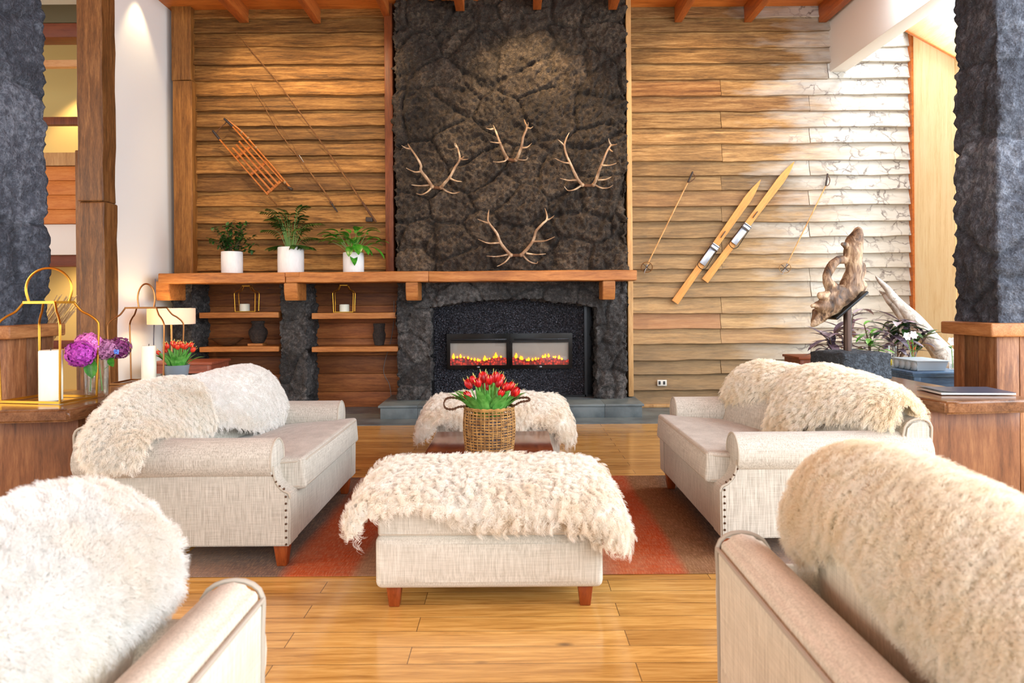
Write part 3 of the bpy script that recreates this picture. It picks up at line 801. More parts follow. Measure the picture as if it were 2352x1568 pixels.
# ================================================================== FURNITURE
struct_rug = single(MB().obox((0, 4.37, .005), (3.5, 1.9, .008), bev=.005, cuts=0), 'area_rug', M['rug'], 'striped rug in red, brown and grey bands under the sofas and front ottoman', 'rug')
SL, SD = 1.46, 1.08
def loop_pts(x0, x1, y0, y1, r, z, n=4):
    pts = []
    for cx, cy, a0 in ((x1 - r, y1 - r, 0), (x0 + r, y1 - r, 90), (x0 + r, y0 + r, 180), (x1 - r, y0 + r, 270)):
        for k in range(n + 1):
            a = math.radians(a0 + 90 * k / n); pts.append(Vector((cx + r * math.cos(a), cy + r * math.sin(a), z)))
    return pts
def leg(mb, x, y, h, a=.075, b=.048, z0=0.0):
    mb.obox((x, y, z0 + h / 2), (a, a, h), bev=.004, taper=b / a)
    return mb
def cushion(mb, pip, c, size, R, bev, puff, axes=(1, 1, 1), pz=None):
    mb.obox(c, size, R, bev=bev, seg=4, cuts=7, puff=puff, axes=axes)
    if pip is not None:
        w, d, h = size
        C = Vector(c)
        for s in (-1, 1):
            pts = []
            for q in loop_pts(-w / 2, w / 2, -d / 2, d / 2, bev * 1.2, 0, 4):
                pts.append(C + R @ Vector((q.x * .996, q.y * .996, s * (h / 2 - bev * .55))))
            pip.tube(pts, .0055, 6, closed=True)
def sofa(label, loc, rot, cushions, group, cloth='linen'):
    rt = root('sofa', (0, 0, 0), label, 'sofa', group, local=True)
    part(MB().box(.004, SL - .004, .004, SD, .115, .385, bev=.018, seg=3, cuts=4, puff=.006), 'base', M[cloth], rt)
    prof = [(0.0, .118), (-.003, .36), (.006, .385), (.035, .40), (.062, .43), (.078, .47), (.085, .52), (.087, .60), (SD - .04, .60), (SD - .04, .118)]
    for k in (0, 1):
        mb = MB().prism(prof, 'x', -.004, .135, bev=.008)
        rr = [.098, .104, .104, .104, .106, .108, .104]
        ys = [.083, .088, .25, .5, .75, .95, SD - .005]
        mb.tube([(.066, y, .545) for y in ys], rr, 20)
        pp = MB()
        ring = [Vector((.066 + .10 * math.cos(a), .084, .545 + .10 * math.sin(a))) for a in [PI * (-.35 + 1.5 * i / 18) for i in range(19)]]
        pp.tube(ring, .006, 6)
        pp.tube([(-.006, y - .002, z) for y, z in prof[1:7]], .006, 6, sub=3)
        nb = MB()
        path = [Vector((-.007, .018, .13 + .034 * i)) for i in range(8)] + [Vector((-.008, a, b)) for a, b in ((.026, .408), (.048, .422), (.066, .444), (.083, .475), (.092, .505), (.096, .538))]
        if k == 1:
            Mx = Matrix.Translation((SL, 0, 0)) @ Matrix.Scale(-1, 4, (1, 0, 0))
            for m_ in (mb, pp): m_.xf(Mx)
            path = [Vector((SL - q.x, q.y, q.z)) for q in path]
        a = part(mb, 'arm', M[cloth], rt)
        part(pp, 'piping', M['piping'], a)
        for q in path: part(MB().ball(q, .0062, 6, 4), 'nailhead', M['brasspin'], a)
    mb = MB()
    prof = [(SD - .155, .30), (SD - .15, .60), (SD - .135, .68), (SD - .105, .712), (SD - .06, .722), (SD - .02, .712), (SD + .002, .68), (SD, .60), (SD - .005, .12), (SD - .10, .12)]
    mb.prism(prof, 'x', .0, SL, bev=.014)
    bk = part(mb, 'back_frame', M[cloth], rt)
    pp = MB()
    for x in (.004, SL - .004):
        pp.tube([(x, y, z) for y, z in prof[1:9]], .006, 6, sub=2)
    pp.tube([(.01 + (SL - .02) * i / 6, SD + .004, .68) for i in range(7)], .0055, 6)
    part(pp, 'piping', M['piping'], bk)
    mb, pp = MB(), MB()
    cushion(mb, pp, (SL / 2, .355, .425), (SL - .22, .80, .165), Matrix.Rotation(math.radians(-4.5), 3, 'X'), .035, .018, (0, 1, 1))
    sc = part(mb, 'seat_cushion', M[cloth], rt); part(pp, 'piping', M['piping'], sc)
    for (cx, cy, cz, w, t, h, tilt, yaw) in cushions:
        R = Matrix.Rotation(math.radians(yaw), 3, 'Z') @ Matrix.Rotation(math.radians(-tilt), 3, 'X') @ Matrix.Rotation(PI / 2, 3, 'X')
        mb, pp = MB(), MB()
        cushion(mb, pp, (cx, cy, cz), (w, h, t), R, .055, .04)
        c = part(mb, 'back_cushion', M[cloth], rt); part(pp, 'piping', M['piping'], c)
    for x in (.07, SL - .07):
        for y in (.06, SD - .07): part(leg(MB(), x, y, .118), 'leg', M['legwood'], rt)
    rt.location = loc; rt.rotation_euler = (0, 0, rot)
    return rt
GS = 'grey linen sofas around the rug'
midR = [(.44, .62, .630, .66, .19, .42, 17, 16), (1.02, .82, .620, .68, .19, .42, 22, 17)]
midL = [(.44, .86, .620, .68, .19, .42, 22, -12), (1.02, .72, .630, .66, .19, .43, 17, -12)]
sofa('grey linen sofa on the rug in front of the dark driftwood sculpture', (1.06, 5.02, .009), -PI / 2, midR, GS)
sofa('grey linen sofa on the rug in front of the brass lanterns', (-1.12, 3.49, .009), PI / 2, midL, GS)
nearR = [(.42, .765, .650, .66, .20, .48, 8, 0), (1.03, .765, .650, .66, .20, .47, 8, 0)]
nearL = [(.44, .755, .615, .70, .20, .44, 8, 0), (1.06, .755, .61, .60, .20, .44, 8, 0)]
sofa('linen sofa seen from behind in the right foreground, under a tan sheepskin', (1.63, .42, 0), PI / 2, nearR, 'pale linen sofas in the foreground', 'linen_pale')
sofa('linen sofa seen from behind in the left foreground, under a white sheepskin', (-1.65, 1.58, 0), -PI / 2, nearL, 'pale linen sofas in the foreground', 'linen_pale')
# ---- ottomans
def ottoman(label, x0, x1, y0, y1, z0, group, mat):
    cx, cy = (x0 + x1) / 2, (y0 + y1) / 2
    rt = root('ottoman', (cx, cy, z0), label, 'ottoman', group)
    part(MB().box(x0, x1, y0, y1, z0 + .095, z0 + .325, bev=.03, seg=4, cuts=6, puff=.012), 'base', mat, rt)
    mb, pp = MB(), MB()
    cushion(mb, pp, (cx, cy, z0 + .388), (x1 - x0 - .02, y1 - y0 - .02, .135), Matrix.Identity(3), .03, .022, (.5, .5, 1))
    c = part(mb, 'seat_cushion', mat, rt); part(pp, 'piping', M['linen_cream'], c)
    for x in (x0 + .075, x1 - .075):
        for y in (y0 + .07, y1 - .07): part(leg(MB(), x, y, .10, .068, .046, z0), 'leg', M['legwood'], rt)
    return rt
ottoman('cream ottoman with red wooden legs nearest the camera, half on the rug', -.605, .39, 3.03, 3.78, .0, 'cream ottomans', M['linen_cream'])
ottoman('cream ottoman between the coffee table and the hearth', -.60, .36, 5.35, 6.1, 0, 'cream ottomans', M['linen_cream'])
# ---- coffee table
rt = root('coffee_table', (-.15, 4.65, .009), 'low polished mahogany coffee table between the two ottomans', 'table')
part(MB().box(-.555, .258, 4.22, 5.06, .352, .402, bev=.01, seg=3), 'tabletop', M['coffee'], rt)
for x in (-.50, .20):
    for y in (4.28, 5.0): part(MB().box(x - .035, x + .035, y - .035, y + .035, .009, .352, bev=.004), 'leg', M['coffee'], rt)
part(MB().box(-.49, .19, 4.27, 4.30, .27, .352).box(-.49, .19, 4.98, 5.01, .27, .352).box(-.50, -.47, 4.3, 4.98, .27, .352).box(.17, .20, 4.3, 4.98, .27, .352), 'apron', M['coffee'], rt, smooth=False)
# ---- console tables
def console(label, poly, legs, mat, lmat):
    xs = [p[0] for p in poly]; ys = [p[1] for p in poly]
    rt = root('console_table', ((min(xs) + max(xs)) / 2, (min(ys) + max(ys)) / 2, 0), label, 'table', 'live edge slab tables')
    # smooth live edge polygon
    q = []
    N = len(poly)
    for i in range(N):
        a, b = Vector(poly[i]).to_2d(), Vector(poly[(i + 1) % N]).to_2d()
        L = (b - a).length; n = max(1, int(L / .07))
        for k in range(n):
            p = a.lerp(b, k / n)
            if k: p = p + Vector((noise.noise(Vector((p.x * 5, p.y * 5, 1))), noise.noise(Vector((p.x * 5, p.y * 5, 7))))) * .014
            q.append((p.x, p.y))
    part(MB().prism(q, 'z', .73, .80, bev=.012), 'slab_top', mat, rt, angle=60)
    for (x0, x1, y0, y1) in legs:
        part(MB().box(x0, x1, y0, y1, 0, .73, bev=.01, cuts=5, wob=.008), 'slab_leg', lmat, rt)
    return rt
console('live edge slab table carrying the brass lanterns', [(-2.96, 3.56), (-2.325, 3.645), (-2.275, 3.9), (-2.245, 4.3), (-2.22, 4.98), (-2.73, 5.02), (-2.76, 4.5), (-2.90, 4.02)], [(-2.86, -2.37, 3.80, 3.87), (-2.68, -2.28, 4.75, 4.82)], M['console'], M['consoleleg'])
console('live edge slab table carrying the driftwood sculpture', [(2.29, 3.68), (2.80, 3.735), (2.835, 3.84), (2.78, 4.04), (2.69, 4.3), (2.66, 5.15), (2.04, 5.15), (2.09, 4.7), (2.20, 4.2)], [(2.285, 2.79, 3.83, 3.90), (2.2, 2.58, 4.95, 5.02)], M['console'], M['consoleleg'])
# ---- sheepskins
FURQ = 1.0
def fur(o, count, length, child=10, clump=.5, rough=.012, kink=.006, comb=(0, 0, -.35), rad=.0011, seed=1, rnd=.25, freq=2.5, end=.01):
    m = o.modifiers.new('fur', 'PARTICLE_SYSTEM')
    ps = o.particle_systems[0]; s = ps.settings
    ps.seed = seed
    s.type = 'HAIR'; s.use_advanced_hair = True
    s.count = int(count * FURQ); lv = length * .20; s.hair_step = 4; s.render_step = 4; s.display_step = 3
    s.emit_from = 'FACE'; s.distribution = 'RAND'; s.use_emit_random = True; s.use_even_distribution = True
    s.normal_factor = lv; s.tangent_factor = 0; s.factor_random = lv * rnd
    s.object_align_factor = [c * lv for c in comb]
    s.child_type = 'INTERPOLATED'; s.rendered_child_count = child; s.child_percent = 4
    s.child_length = 1.0; s.clump_factor = clump; s.clump_shape = .1
    s.roughness_1 = rough; s.roughness_1_size = .4; s.roughness_endpoint = end; s.roughness_2 = rough * .6; s.roughness_2_size = .3
    if kink:
        s.kink = 'CURL'; s.kink_amplitude = kink; s.kink_frequency = freq; s.kink_shape = .2; s.kink_amplitude_clump = .6
    s.root_radius = 1.0; s.tip_radius = .25; s.radius_scale = rad
    s.use_hair_bspline = False
    ps.vertex_group_density = 'wool'
    s.material = 1
    return ps
def pelt(label, rows, mat, nu=36, nv=60, thick=.022, flip=False, seed=1, hem=.03, lump=.010, group='sheepskins', **fk):
    m, n = len(rows), len(rows[0])
    R = [[Vector(p) for p in r] for r in rows]
    def S(u, v):
        a = u * (m - 1); b = v * (n - 1); i = min(m - 2, int(a)); j = min(n - 2, int(b)); a -= i; b -= j
        def g(k, l): return R[max(0, min(m - 1, k))][max(0, min(n - 1, l))]
        c = [cr(g(k, j - 1), g(k, j), g(k, j + 1), g(k, j + 2), b) for k in (i - 1, i, i + 1, i + 2)]
        return cr(c[0], c[1], c[2], c[3], a)
    rg = random.Random(seed); ox = rg.random() * 90
    def T(u, v):
        # ragged hem: pull the parameters in near the edges
        fu = 1 - min(1, min(u, 1 - u) / .16); fv = 1 - min(1, min(v, 1 - v) / .12)
        wu = (noise.noise(Vector((v * 5, ox, 1))) * .7 + noise.noise(Vector((v * 13, ox, 4))) * .4) * hem
        wv = (noise.noise(Vector((u * 4, ox, 9))) * .7 + noise.noise(Vector((u * 11, ox, 6))) * .4) * hem
        uu = u + (wu * fu if u < .5 else -wu * fu) + (hem * .6 * fu * (1 if u < .5 else -1))
        vv = v + (wv * fv if v < .5 else -wv * fv)
        # round the four corners
        return max(0, min(1, uu)), max(0, min(1, vv))
    G = [[S(*T(i / nu, j / nv)) for j in range(nv + 1)] for i in range(nu + 1)]
    vs = []; W = []
    outer, inner = {}, {}
    for i in range(nu + 1):
        for j in range(nv + 1):
            du = G[min(nu, i + 1)][j] - G[max(0, i - 1)][j]; dv = G[i][min(nv, j + 1)] - G[i][max(0, j - 1)]
            nn = du.cross(dv)
            if nn.length < 1e-9: nn = Vector((0, 0, 1))
            nn.normalize()
            if flip: nn = -nn
            e = min(i, nu - i, j, nv - j); k = sstep(0, 4, e) * .75 + .25
            p = G[i][j]
            h = thick * k + (noise.noise(p * 9 + Vector((ox, 0, 0))) * .6 + noise.noise(p * 22) * .4) * lump * k
            outer[i, j] = len(vs); vs.append(p + nn * max(.004, h)); W.append(1.0)
            inner[i, j] = len(vs); vs.append(p + nn * .001); W.append(0.0)
    fs = []
    for i in range(nu):
        for j in range(nv):
            q = [outer[i, j], outer[i + 1, j], outer[i + 1, j + 1], outer[i, j + 1]]
            q2 = [inner[i, j], inner[i, j + 1], inner[i + 1, j + 1], inner[i + 1, j]]
            if flip: q, q2 = q[::-1], q2[::-1]
            fs += [q, q2]
    def rim(a, b):
        q = [outer[a], inner[a], inner[b], outer[b]]
        fs.append(q[::-1] if flip else q)
    for i in range(nu): rim((i, 0), (i + 1, 0)); rim((i + 1, nv), (i, nv))
    for j in range(nv): rim((0, j + 1), (0, j)); rim((nu, j), (nu, j + 1))
    mb = MB().add(vs, fs)
    o = single(mb, 'sheepskin', mat, label, 'sheepskin', group, angle=180, recalc=False)
    vg = o.vertex_groups.new(name='wool')
    for k, w in enumerate(W):
        if w > 0: vg.add([k], w, 'REPLACE')
    fur(o, seed=seed, **fk)
    return o
# front ottoman
xs = [-.70, -.66, -.52, -.32, -.10, .12, .27, .415, .455]
def row(y, zs): return [(x, y, z) for x, z in zip(xs, zs)]
pelt('curly cream sheepskin draped over the ottoman nearest the camera', [
    row(3.86, [.30, .34, .36, .37, .38, .37, .36, .34, .28]),
    row(3.78, [.34, .44, .448, .455, .46, .455, .45, .435, .30]),
    row(3.45, [.31, .45, .480, .488, .488, .488, .482, .44, .27]),
    row(3.12, [.33, .44, .478, .485, .485, .485, .478, .43, .26]),
    [(-.69, 3.02, .34), (-.63, 3.01, .425), (-.50, 3.02, .462), (-.32, 3.00, .455), (-.10, 2.99, .448), (.12, 2.99, .452), (.27, 2.99, .43), (.405, 2.975, .40), (.45, 2.99, .28)],
    [(-.675, 2.99, .345), (-.62, 2.985, .42), (-.50, 2.995, .452), (-.32, 2.982, .448), (-.10, 2.975, .405), (.10, 2.975, .425), (.27, 2.975, .395), (.395, 2.975, .335), (.435, 2.985, .275)]],
    M['fur_cream'], 44, 64, .03, seed=3, lump=.016, count=5200, length=.056, child=16, clump=.75, kink=.010, comb=(0, -.1, -.35), rad=.0011, rnd=.55, freq=3)
# far ottoman
xs2 = [-.71, -.655, -.50, -.30, -.10, .08, .24, .385, .43]
def row2(y, zs): return [(x, y, z) for x, z in zip(xs2, zs)]
pelt('cream sheepskin draped over the ottoman before the hearth', [
    row2(6.16, [.30, .38, .41, .42, .42, .42, .41, .38, .30]),
    row2(6.08, [.34, .47, .49, .50, .50, .50, .49, .47, .30]),
    row2(5.75, [.27, .46, .51, .525, .525, .525, .51, .45, .25]),
    row2(5.42, [.26, .44, .485, .495, .495, .495, .485, .44, .25]),
    [(-.70, 5.34, .28), (-.635, 5.335, .38), (-.52, 5.335, .455), (-.30, 5.32, .41), (-.10, 5.32, .38), (.08, 5.32, .40), (.22, 5.33, .44), (.37, 5.31, .40), (.425, 5.32, .26)],
    [(-.69, 5.31, .28), (-.625, 5.31, .33), (-.54, 5.31, .42), (-.30, 5.305, .33), (-.10, 5.305, .31), (.06, 5.305, .34), (.20, 5.31, .41), (.36, 5.30, .30), (.415, 5.305, .22)]],
    M['fur_cream'], 36, 56, .028, seed=5, lump=.014, count=3000, length=.055, child=12, clump=.7, kink=.010, comb=(0, -.1, -.4), rad=.0016, rnd=.5, freq=3)
# right sofa: far and near pelts. columns follow the cushion ridge from far to near
def sofa_pelt(label, cols, mat, **k):
    # cols: list (one per station along the sofa) of point lists back -> front
    rows = [[c[i] for c in cols] for i in range(len(cols[0]))]
    return pelt(label, rows, mat, **k)
def station(sg, Y, xr, zr, hem, yh=None, th=.24, back=.16):
    """sg=+1 right sofa (seat towards -x); xr,zr ridge; hem=(x,z) of the front edge"""
    yh = Y if yh is None else yh
    hx, hz = hem
    return [(xr + sg * (th * .5 + .03), Y, zr - back), (xr + sg * th * .42, Y, zr - .035), (xr, Y, zr + .012), (xr - sg * th * .42, (Y * 3 + yh) / 4, zr - .04),
            ((xr - sg * th * .55) * .45 + hx * .55, (Y + yh) / 2, zr * .5 + hz * .5), (hx, yh, hz)]
sofa_pelt('tan sheepskin over the far end of the sofa by the sculpture', [
    station(1, 4.93, 1.67, .80, (1.50, .60)), station(1, 4.84, 1.68, .875, (1.54, .615)), station(1, 4.70, 1.72, .895, (1.57, .63)), station(1, 4.52, 1.77, .895, (1.62, .68)), station(1, 4.36, 1.83, .885, (1.68, .76)), station(1, 4.22, 1.87, .875, (1.735, .80))],
    M['fur_tan'], nu=30, nv=36, seed=7, hem=.05, thick=.022, count=2400, length=.05, child=12, clump=.6, kink=.005, comb=(-.25, 0, -.9), rad=.0014, rnd=.35)
sofa_pelt('large tan sheepskin over the near end of the sofa by the sculpture', [
    station(1, 4.36, 1.83, .885, (1.58, .52), 4.30), station(1, 4.26, 1.86, .91, (1.62, .545), 4.18), station(1, 4.12, 1.90, .91, (1.66, .58), 4.02), station(1, 3.98, 1.95, .895, (1.75, .67), 3.9), station(1, 3.82, 1.995, .875, (1.84, .70), 3.76), station(1, 3.68, 2.01, .845, (1.91, .70), 3.66, .18, .10), station(1, 3.60, 2.03, .79, (1.97, .69), 3.60, .10, .05)],
    M['fur_tan'], nu=34, nv=44, seed=9, hem=.06, thick=.024, count=3400, length=.055, child=12, clump=.6, kink=.005, comb=(-.25, -.1, -.9), rad=.0014, rnd=.35)
# left sofa
sofa_pelt('smooth white sheepskin over the far end of the sofa by the lanterns', [
    station(-1, 4.86, -1.76, .78, (-1.61, .56)), station(-1, 4.78, -1.775, .875, (-1.57, .54), 4.70), station(-1, 4.62, -1.80, .90, (-1.57, .535), 4.50), station(-1, 4.42, -1.85, .89, (-1.62, .55), 4.30), station(-1, 4.22, -1.91, .875, (-1.69, .60), 4.12), station(-1, 4.04, -1.96, .87, (-1.78, .66), 3.96)],
    M['fur_white'], nu=30, nv=40, seed=11, flip=True, hem=.04, thick=.02, count=2800, length=.030, child=12, clump=.3, kink=.003, comb=(.25, 0, -.8), rad=.0014, rnd=.35)
sofa_pelt('fluffy cream sheepskin over the near arm of the sofa by the lanterns', [
    [(-2.14, 4.16, .72), (-2.04, 4.16, .84), (-1.93, 4.14, .885), (-1.83, 4.10, .83), (-1.78, 4.06, .74), (-1.74, 4.02, .63)],
    [(-2.17, 4.00, .72), (-2.08, 4.00, .84), (-1.97, 3.98, .885), (-1.87, 3.94, .83), (-1.80, 3.90, .73), (-1.75, 3.87, .61)],
    [(-2.13, 3.82, .72), (-2.12, 3.81, .83), (-2.01, 3.79, .87), (-1.91, 3.75, .81), (-1.83, 3.72, .72), (-1.77, 3.70, .63)],
    [(-2.13, 3.64, .70), (-2.08, 3.63, .78), (-2.05, 3.61, .82), (-1.94, 3.59, .78), (-1.86, 3.585, .72), (-1.80, 3.58, .665)],
    [(-2.13, 3.53, .67), (-2.09, 3.515, .725), (-2.06, 3.50, .745), (-1.96, 3.495, .73), (-1.88, 3.49, .70), (-1.82, 3.49, .67)],
    [(-2.12, 3.46, .62), (-2.08, 3.445, .66), (-2.06, 3.44, .67), (-1.96, 3.44, .665), (-1.88, 3.44, .65), (-1.82, 3.445, .63)],
    [(-2.09, 3.435, .575), (-2.05, 3.43, .56), (-2.05, 3.425, .55), (-1.96, 3.425, .55), (-1.88, 3.43, .56), (-1.83, 3.435, .575)]],
    M['fur_cream'], nu=34, nv=50, seed=13, flip=True, hem=.04, thick=.026, count=4200, length=.05, child=14, clump=.55, kink=.004, comb=(.1, -.35, -.6), rad=.0012, rnd=.35)
# near right sofa
def nst(sg, Y, hz, zr, hx=.725, xr=.85):
    return [(sg * hx, Y, hz), (sg * (hx + .004), Y, hz + (zr - hz) * .5), (sg * (xr - .085), Y, zr - .035), (sg * xr, Y, zr + .012), (sg * (xr + .09), Y, zr - .03), (sg * (xr + .15), Y, zr - .18)]
def nend(sg, Y, hz, zt, hx=.74): return [(sg * hx, Y, hz), (sg * (hx + .01), Y + .01, hz + .09), (sg * (hx + .04), Y + .01, zt - .04), (sg * (hx + .10), Y + .012, zt), (sg * (hx + .19), Y + .01, zt - .05), (sg * (hx + .23), Y, zt - .18)]
sofa_pelt('tan sheepskin over the sofa back in the right foreground', [
    nend(1, 1.845, .69, .885), nst(1, 1.80, .70, .925), nst(1, 1.70, .705, .952), nst(1, 1.62, .755, .957), nst(1, 1.52, .80, .955), nst(1, 1.40, .76, .95), nst(1, 1.26, .725, .945), nst(1, 1.10, .715, .925), nst(1, .92, .72, .905), nst(1, .70, .72, .89)],
    M['fur_tan'], nu=40, nv=64, seed=15, flip=True, hem=.025, thick=.022, lump=.008, count=6500, length=.040, child=16, clump=.4, kink=.002, comb=(.35, -.5, -.35), rad=.0008, rnd=.3)
HL = dict(hx=.80, xr=.94)
sofa_pelt('white sheepskin over the sofa back in the left foreground', [
    nend(-1, 1.60, .68, .865, .815), nst(-1, 1.555, .69, .90, **HL), nst(-1, 1.46, .695, .915, **HL), nst(-1, 1.34, .70, .91, **HL), nst(-1, 1.20, .70, .90, **HL), nst(-1, 1.02, .70, .89, **HL), nst(-1, .80, .70, .88, **HL), nst(-1, .6, .70, .87, **HL)],
    M['fur_white'], nu=40, nv=60, seed=17, flip=False, hem=.01, thick=.03, lump=.010, count=6500, length=.050, child=16, clump=.4, kink=.002, comb=(-.15, -.3, -.5), rad=.0009, rnd=.3)
# ================================================================== MANTEL AND NICHE
mt = root('mantel_shelf', (-1.4, 8.2, 1.575), 'long oak beam mantel on short brackets across niche and fireplace', 'mantel')
ztop, zbot = 1.692, 1.572
ym0 = 8.0
segs = [(PX(362, ym0, 635), PX(655, ym0, 635)), (PX(655, ym0, 635), PX(984, ym0, 635)), (PX(984, ym0, 635), PX(1464, ym0, 635))]
for i, (a, b) in enumerate(segs):
    if i < 2:
        mb = MB().box(a + .002, b - .002, ym0, 8.38, zbot, ztop, bev=.012, cuts=7, wob=.010)
        mb.box(a + .002, b - .002 - (.0 if i == 0 else .35), 8.38, 8.74, zbot + .01, ztop - .004)
    else:
        mb = MB().box(a + .002, b, ym0, 8.40, zbot, ztop, bev=.016, cuts=9, wob=.010)
    part(mb, 'beam', M['beamwood'], mt)
mb = MB().box(PX(655, 7.99, 635), PX(686, 7.99, 635), 7.992, 8.05, ztop - .052, ztop + .001, bev=.003)
part(mb, 'scarf_joint', M['beamwood'], mt)
for (a, b, y0, y1, dep) in ((357, 390, 646, 690, .42), (653, 684, 650, 690, .36), (932, 960, 647, 690, .36), (1384, 1413, 642, 688, .36)):
    x0, x1 = PX(a, 8.05, 665), PX(b, 8.05, 665)
    z1, z0 = max(PZ(y0, 8.05, a), zbot - .01), PZ(y1, 8.05, a)
    z1 = 1.60 if a == 357 else zbot
    prof = [(8.03, z1), (8.03, z1 - .10), (8.07, z0), (8.03 + dep, z0), (8.03 + dep, z1)]
    part(MB().prism(prof, 'x', x0, x1, bev=.008), 'bracket', M['beamwood'], mt)
def shelf(a, b, y0, y1, lab):
    x0, x1 = PX(a, 8.46, 760), PX(b, 8.46, 760)
    single(MB().box(x0, x1, 8.46, 8.895, PZ(y1, 8.46, (a + b) / 2), PZ(y0, 8.46, (a + b) / 2), bev=.008, cuts=5, wob=.006), 'niche_shelf', M['beamwood'], lab, 'shelf', 'plank shelves in the niche')
shelf(457, 640, 717, 730, 'upper plank shelf in the niche bay nearer the plaster wall')
shelf(457, 640, 796, 808, 'lower plank shelf in the niche bay nearer the plaster wall')
shelf(716, 914, 718, 732, 'upper plank shelf in the niche bay beside the fireplace')
shelf(716, 914, 796, 808, 'lower plank shelf in the niche bay beside the fireplace')
zs1 = PZ(717, 8.46, 548) + .002; zs2 = PZ(796, 8.46, 548) + .002
zs1b = PZ(718, 8.46, 815) + .002; zs2b = PZ(796, 8.46, 815) + .002
# ---- lanterns
def lantern(loc, yaw, b, t, H, lab, mat, handle=None, r=.0065, sh=.80, group='brass frame lanterns'):
    rt = root('lantern', loc, lab, 'lantern', group)
    Rz = Matrix.Rotation(yaw, 3, 'Z'); L = Vector(loc)
    w = lambda x, y, z: L + Rz @ Vector((x, y, z))
    cn = [(-1, -1), (1, -1), (1, 1), (-1, 1)]
    mb = MB()
    for k in range(4):
        a, c = cn[k], cn[(k + 1) % 4]
        mb.beam(w(a[0] * b[0], a[1] * b[1], r), w(c[0] * b[0], c[1] * b[1], r), r * 2, r * 2)
    part(mb, 'base_frame', mat, rt)
    mb = MB()
    for k in range(4):
        a, c = cn[k], cn[(k + 1) % 4]
        mb.beam(w(a[0] * t[0], a[1] * t[1], H), w(c[0] * t[0], c[1] * t[1], H), r * 2.2, r * 2.2)
    part(mb, 'top_frame', mat, rt)
    for sx, sy in cn:
        f = lambda k: (t[0] + (b[0] * 1.06 - t[0]) * k, t[1] + (b[1] * 1.06 - t[1]) * k)
        pts = [w(sx * b[0], sy * b[1], 0.0), w(sx * b[0] * 1.03, sy * b[1] * 1.03, H * .4), w(sx * f(1)[0], sy * f(1)[1], H * (sh - .08)), w(sx * f(.93)[0], sy * f(.93)[1], H * sh), w(sx * f(.62)[0], sy * f(.62)[1], H * (sh + .065)), w(sx * f(.30)[0], sy * f(.30)[1], H * (sh + .11)), w(sx * t[0], sy * t[1], H)]
        part(MB().tube(pts, r, 8, sub=4), 'leg', mat, rt)
    if handle:
        hw, hh, ha = handle
        d = Vector((math.cos(ha), math.sin(ha), 0))
        pts = [w(0, 0, H) + d * (hw * .80) * s + Vector((0, 0, z)) for s, z in ((-1, 0),)]
        pts = []
        for i in range(15):
            a = PI * (-.17 + 1.34 * i / 14)
            pts.append(w(0, 0, H + hh * .38) - d * hw * math.cos(a) + Vector((0, 0, hh * .62 * math.sin(a))))
        pts[0].z = w(0, 0, H).z; pts[-1].z = w(0, 0, H).z
        part(MB().tube(pts, r * 1.05, 8, sub=2), 'handle', mat, rt)
    return rt
def candle(loc, d, h, lab, group='pillar candles'):
    rt = root('candle', loc, lab, 'candle', group)
    r = d / 2
    part(MB().lathe([(r - .004, 0), (r, .004), (r, h - .006), (r - .005, h), (r * .8, h - .002), (.004, h - .006)], 32, loc), 'body', M['wax'], rt)
    part(MB().tube([Vector(loc) + Vector((0, 0, h - .008)), Vector(loc) + Vector((.002, 0, h + .012))], .0025, 6), 'wick', M['wick'], rt)
ZT = .803
lantern((-2.635, 3.965, ZT), math.radians(-10.4), (.19, .13), (.102, .066), .555, 'golden brass lantern standing nearer the camera, beside the hydrangeas', M['brass'], (.125, .195, math.radians(4)))
candle((-2.615, 3.945, ZT), .118, .285, 'large ivory pillar candle inside the golden lantern nearer the camera')
lantern((-2.525, 4.81, ZT), 0, (.18, .13), (.105, .072), .515, 'bronze brass lantern at the far end of the slab table', M['brass_dark'], (.055, .165, math.radians(10)), r=.0055)
candle((-2.495, 4.78, ZT), .094, .255, 'ivory pillar candle inside the bronze lantern by the plaster wall')
def small_lantern(a, b, py, zb, lab, labc, ca, cb, cy):
    Y = 8.62
    x = PX((a + b) / 2, Y, py)
    lantern((x + .03, Y + .09, zb), math.radians(6), (.118, .09), (.045, .04), 1.56 - zb - .005, lab, M['brass'], None, r=.005, sh=.74, group='small lanterns in the niche')
    xc = PX((ca + cb) / 2, Y + .08, cy)
    candle((xc, Y + .08, zb), .122, .10, labc, 'small white candles in the niche')
small_lantern(533, 578, 716, zs1, 'small brass lantern on the upper shelf nearer the plaster wall', 'short white candle on the upper shelf nearer the plaster wall', 551, 573, 705)
small_lantern(759, 803, 716, zs1b, 'small brass lantern on the upper shelf beside the fireplace', 'short white candle on the upper shelf beside the fireplace', 779, 803, 703)
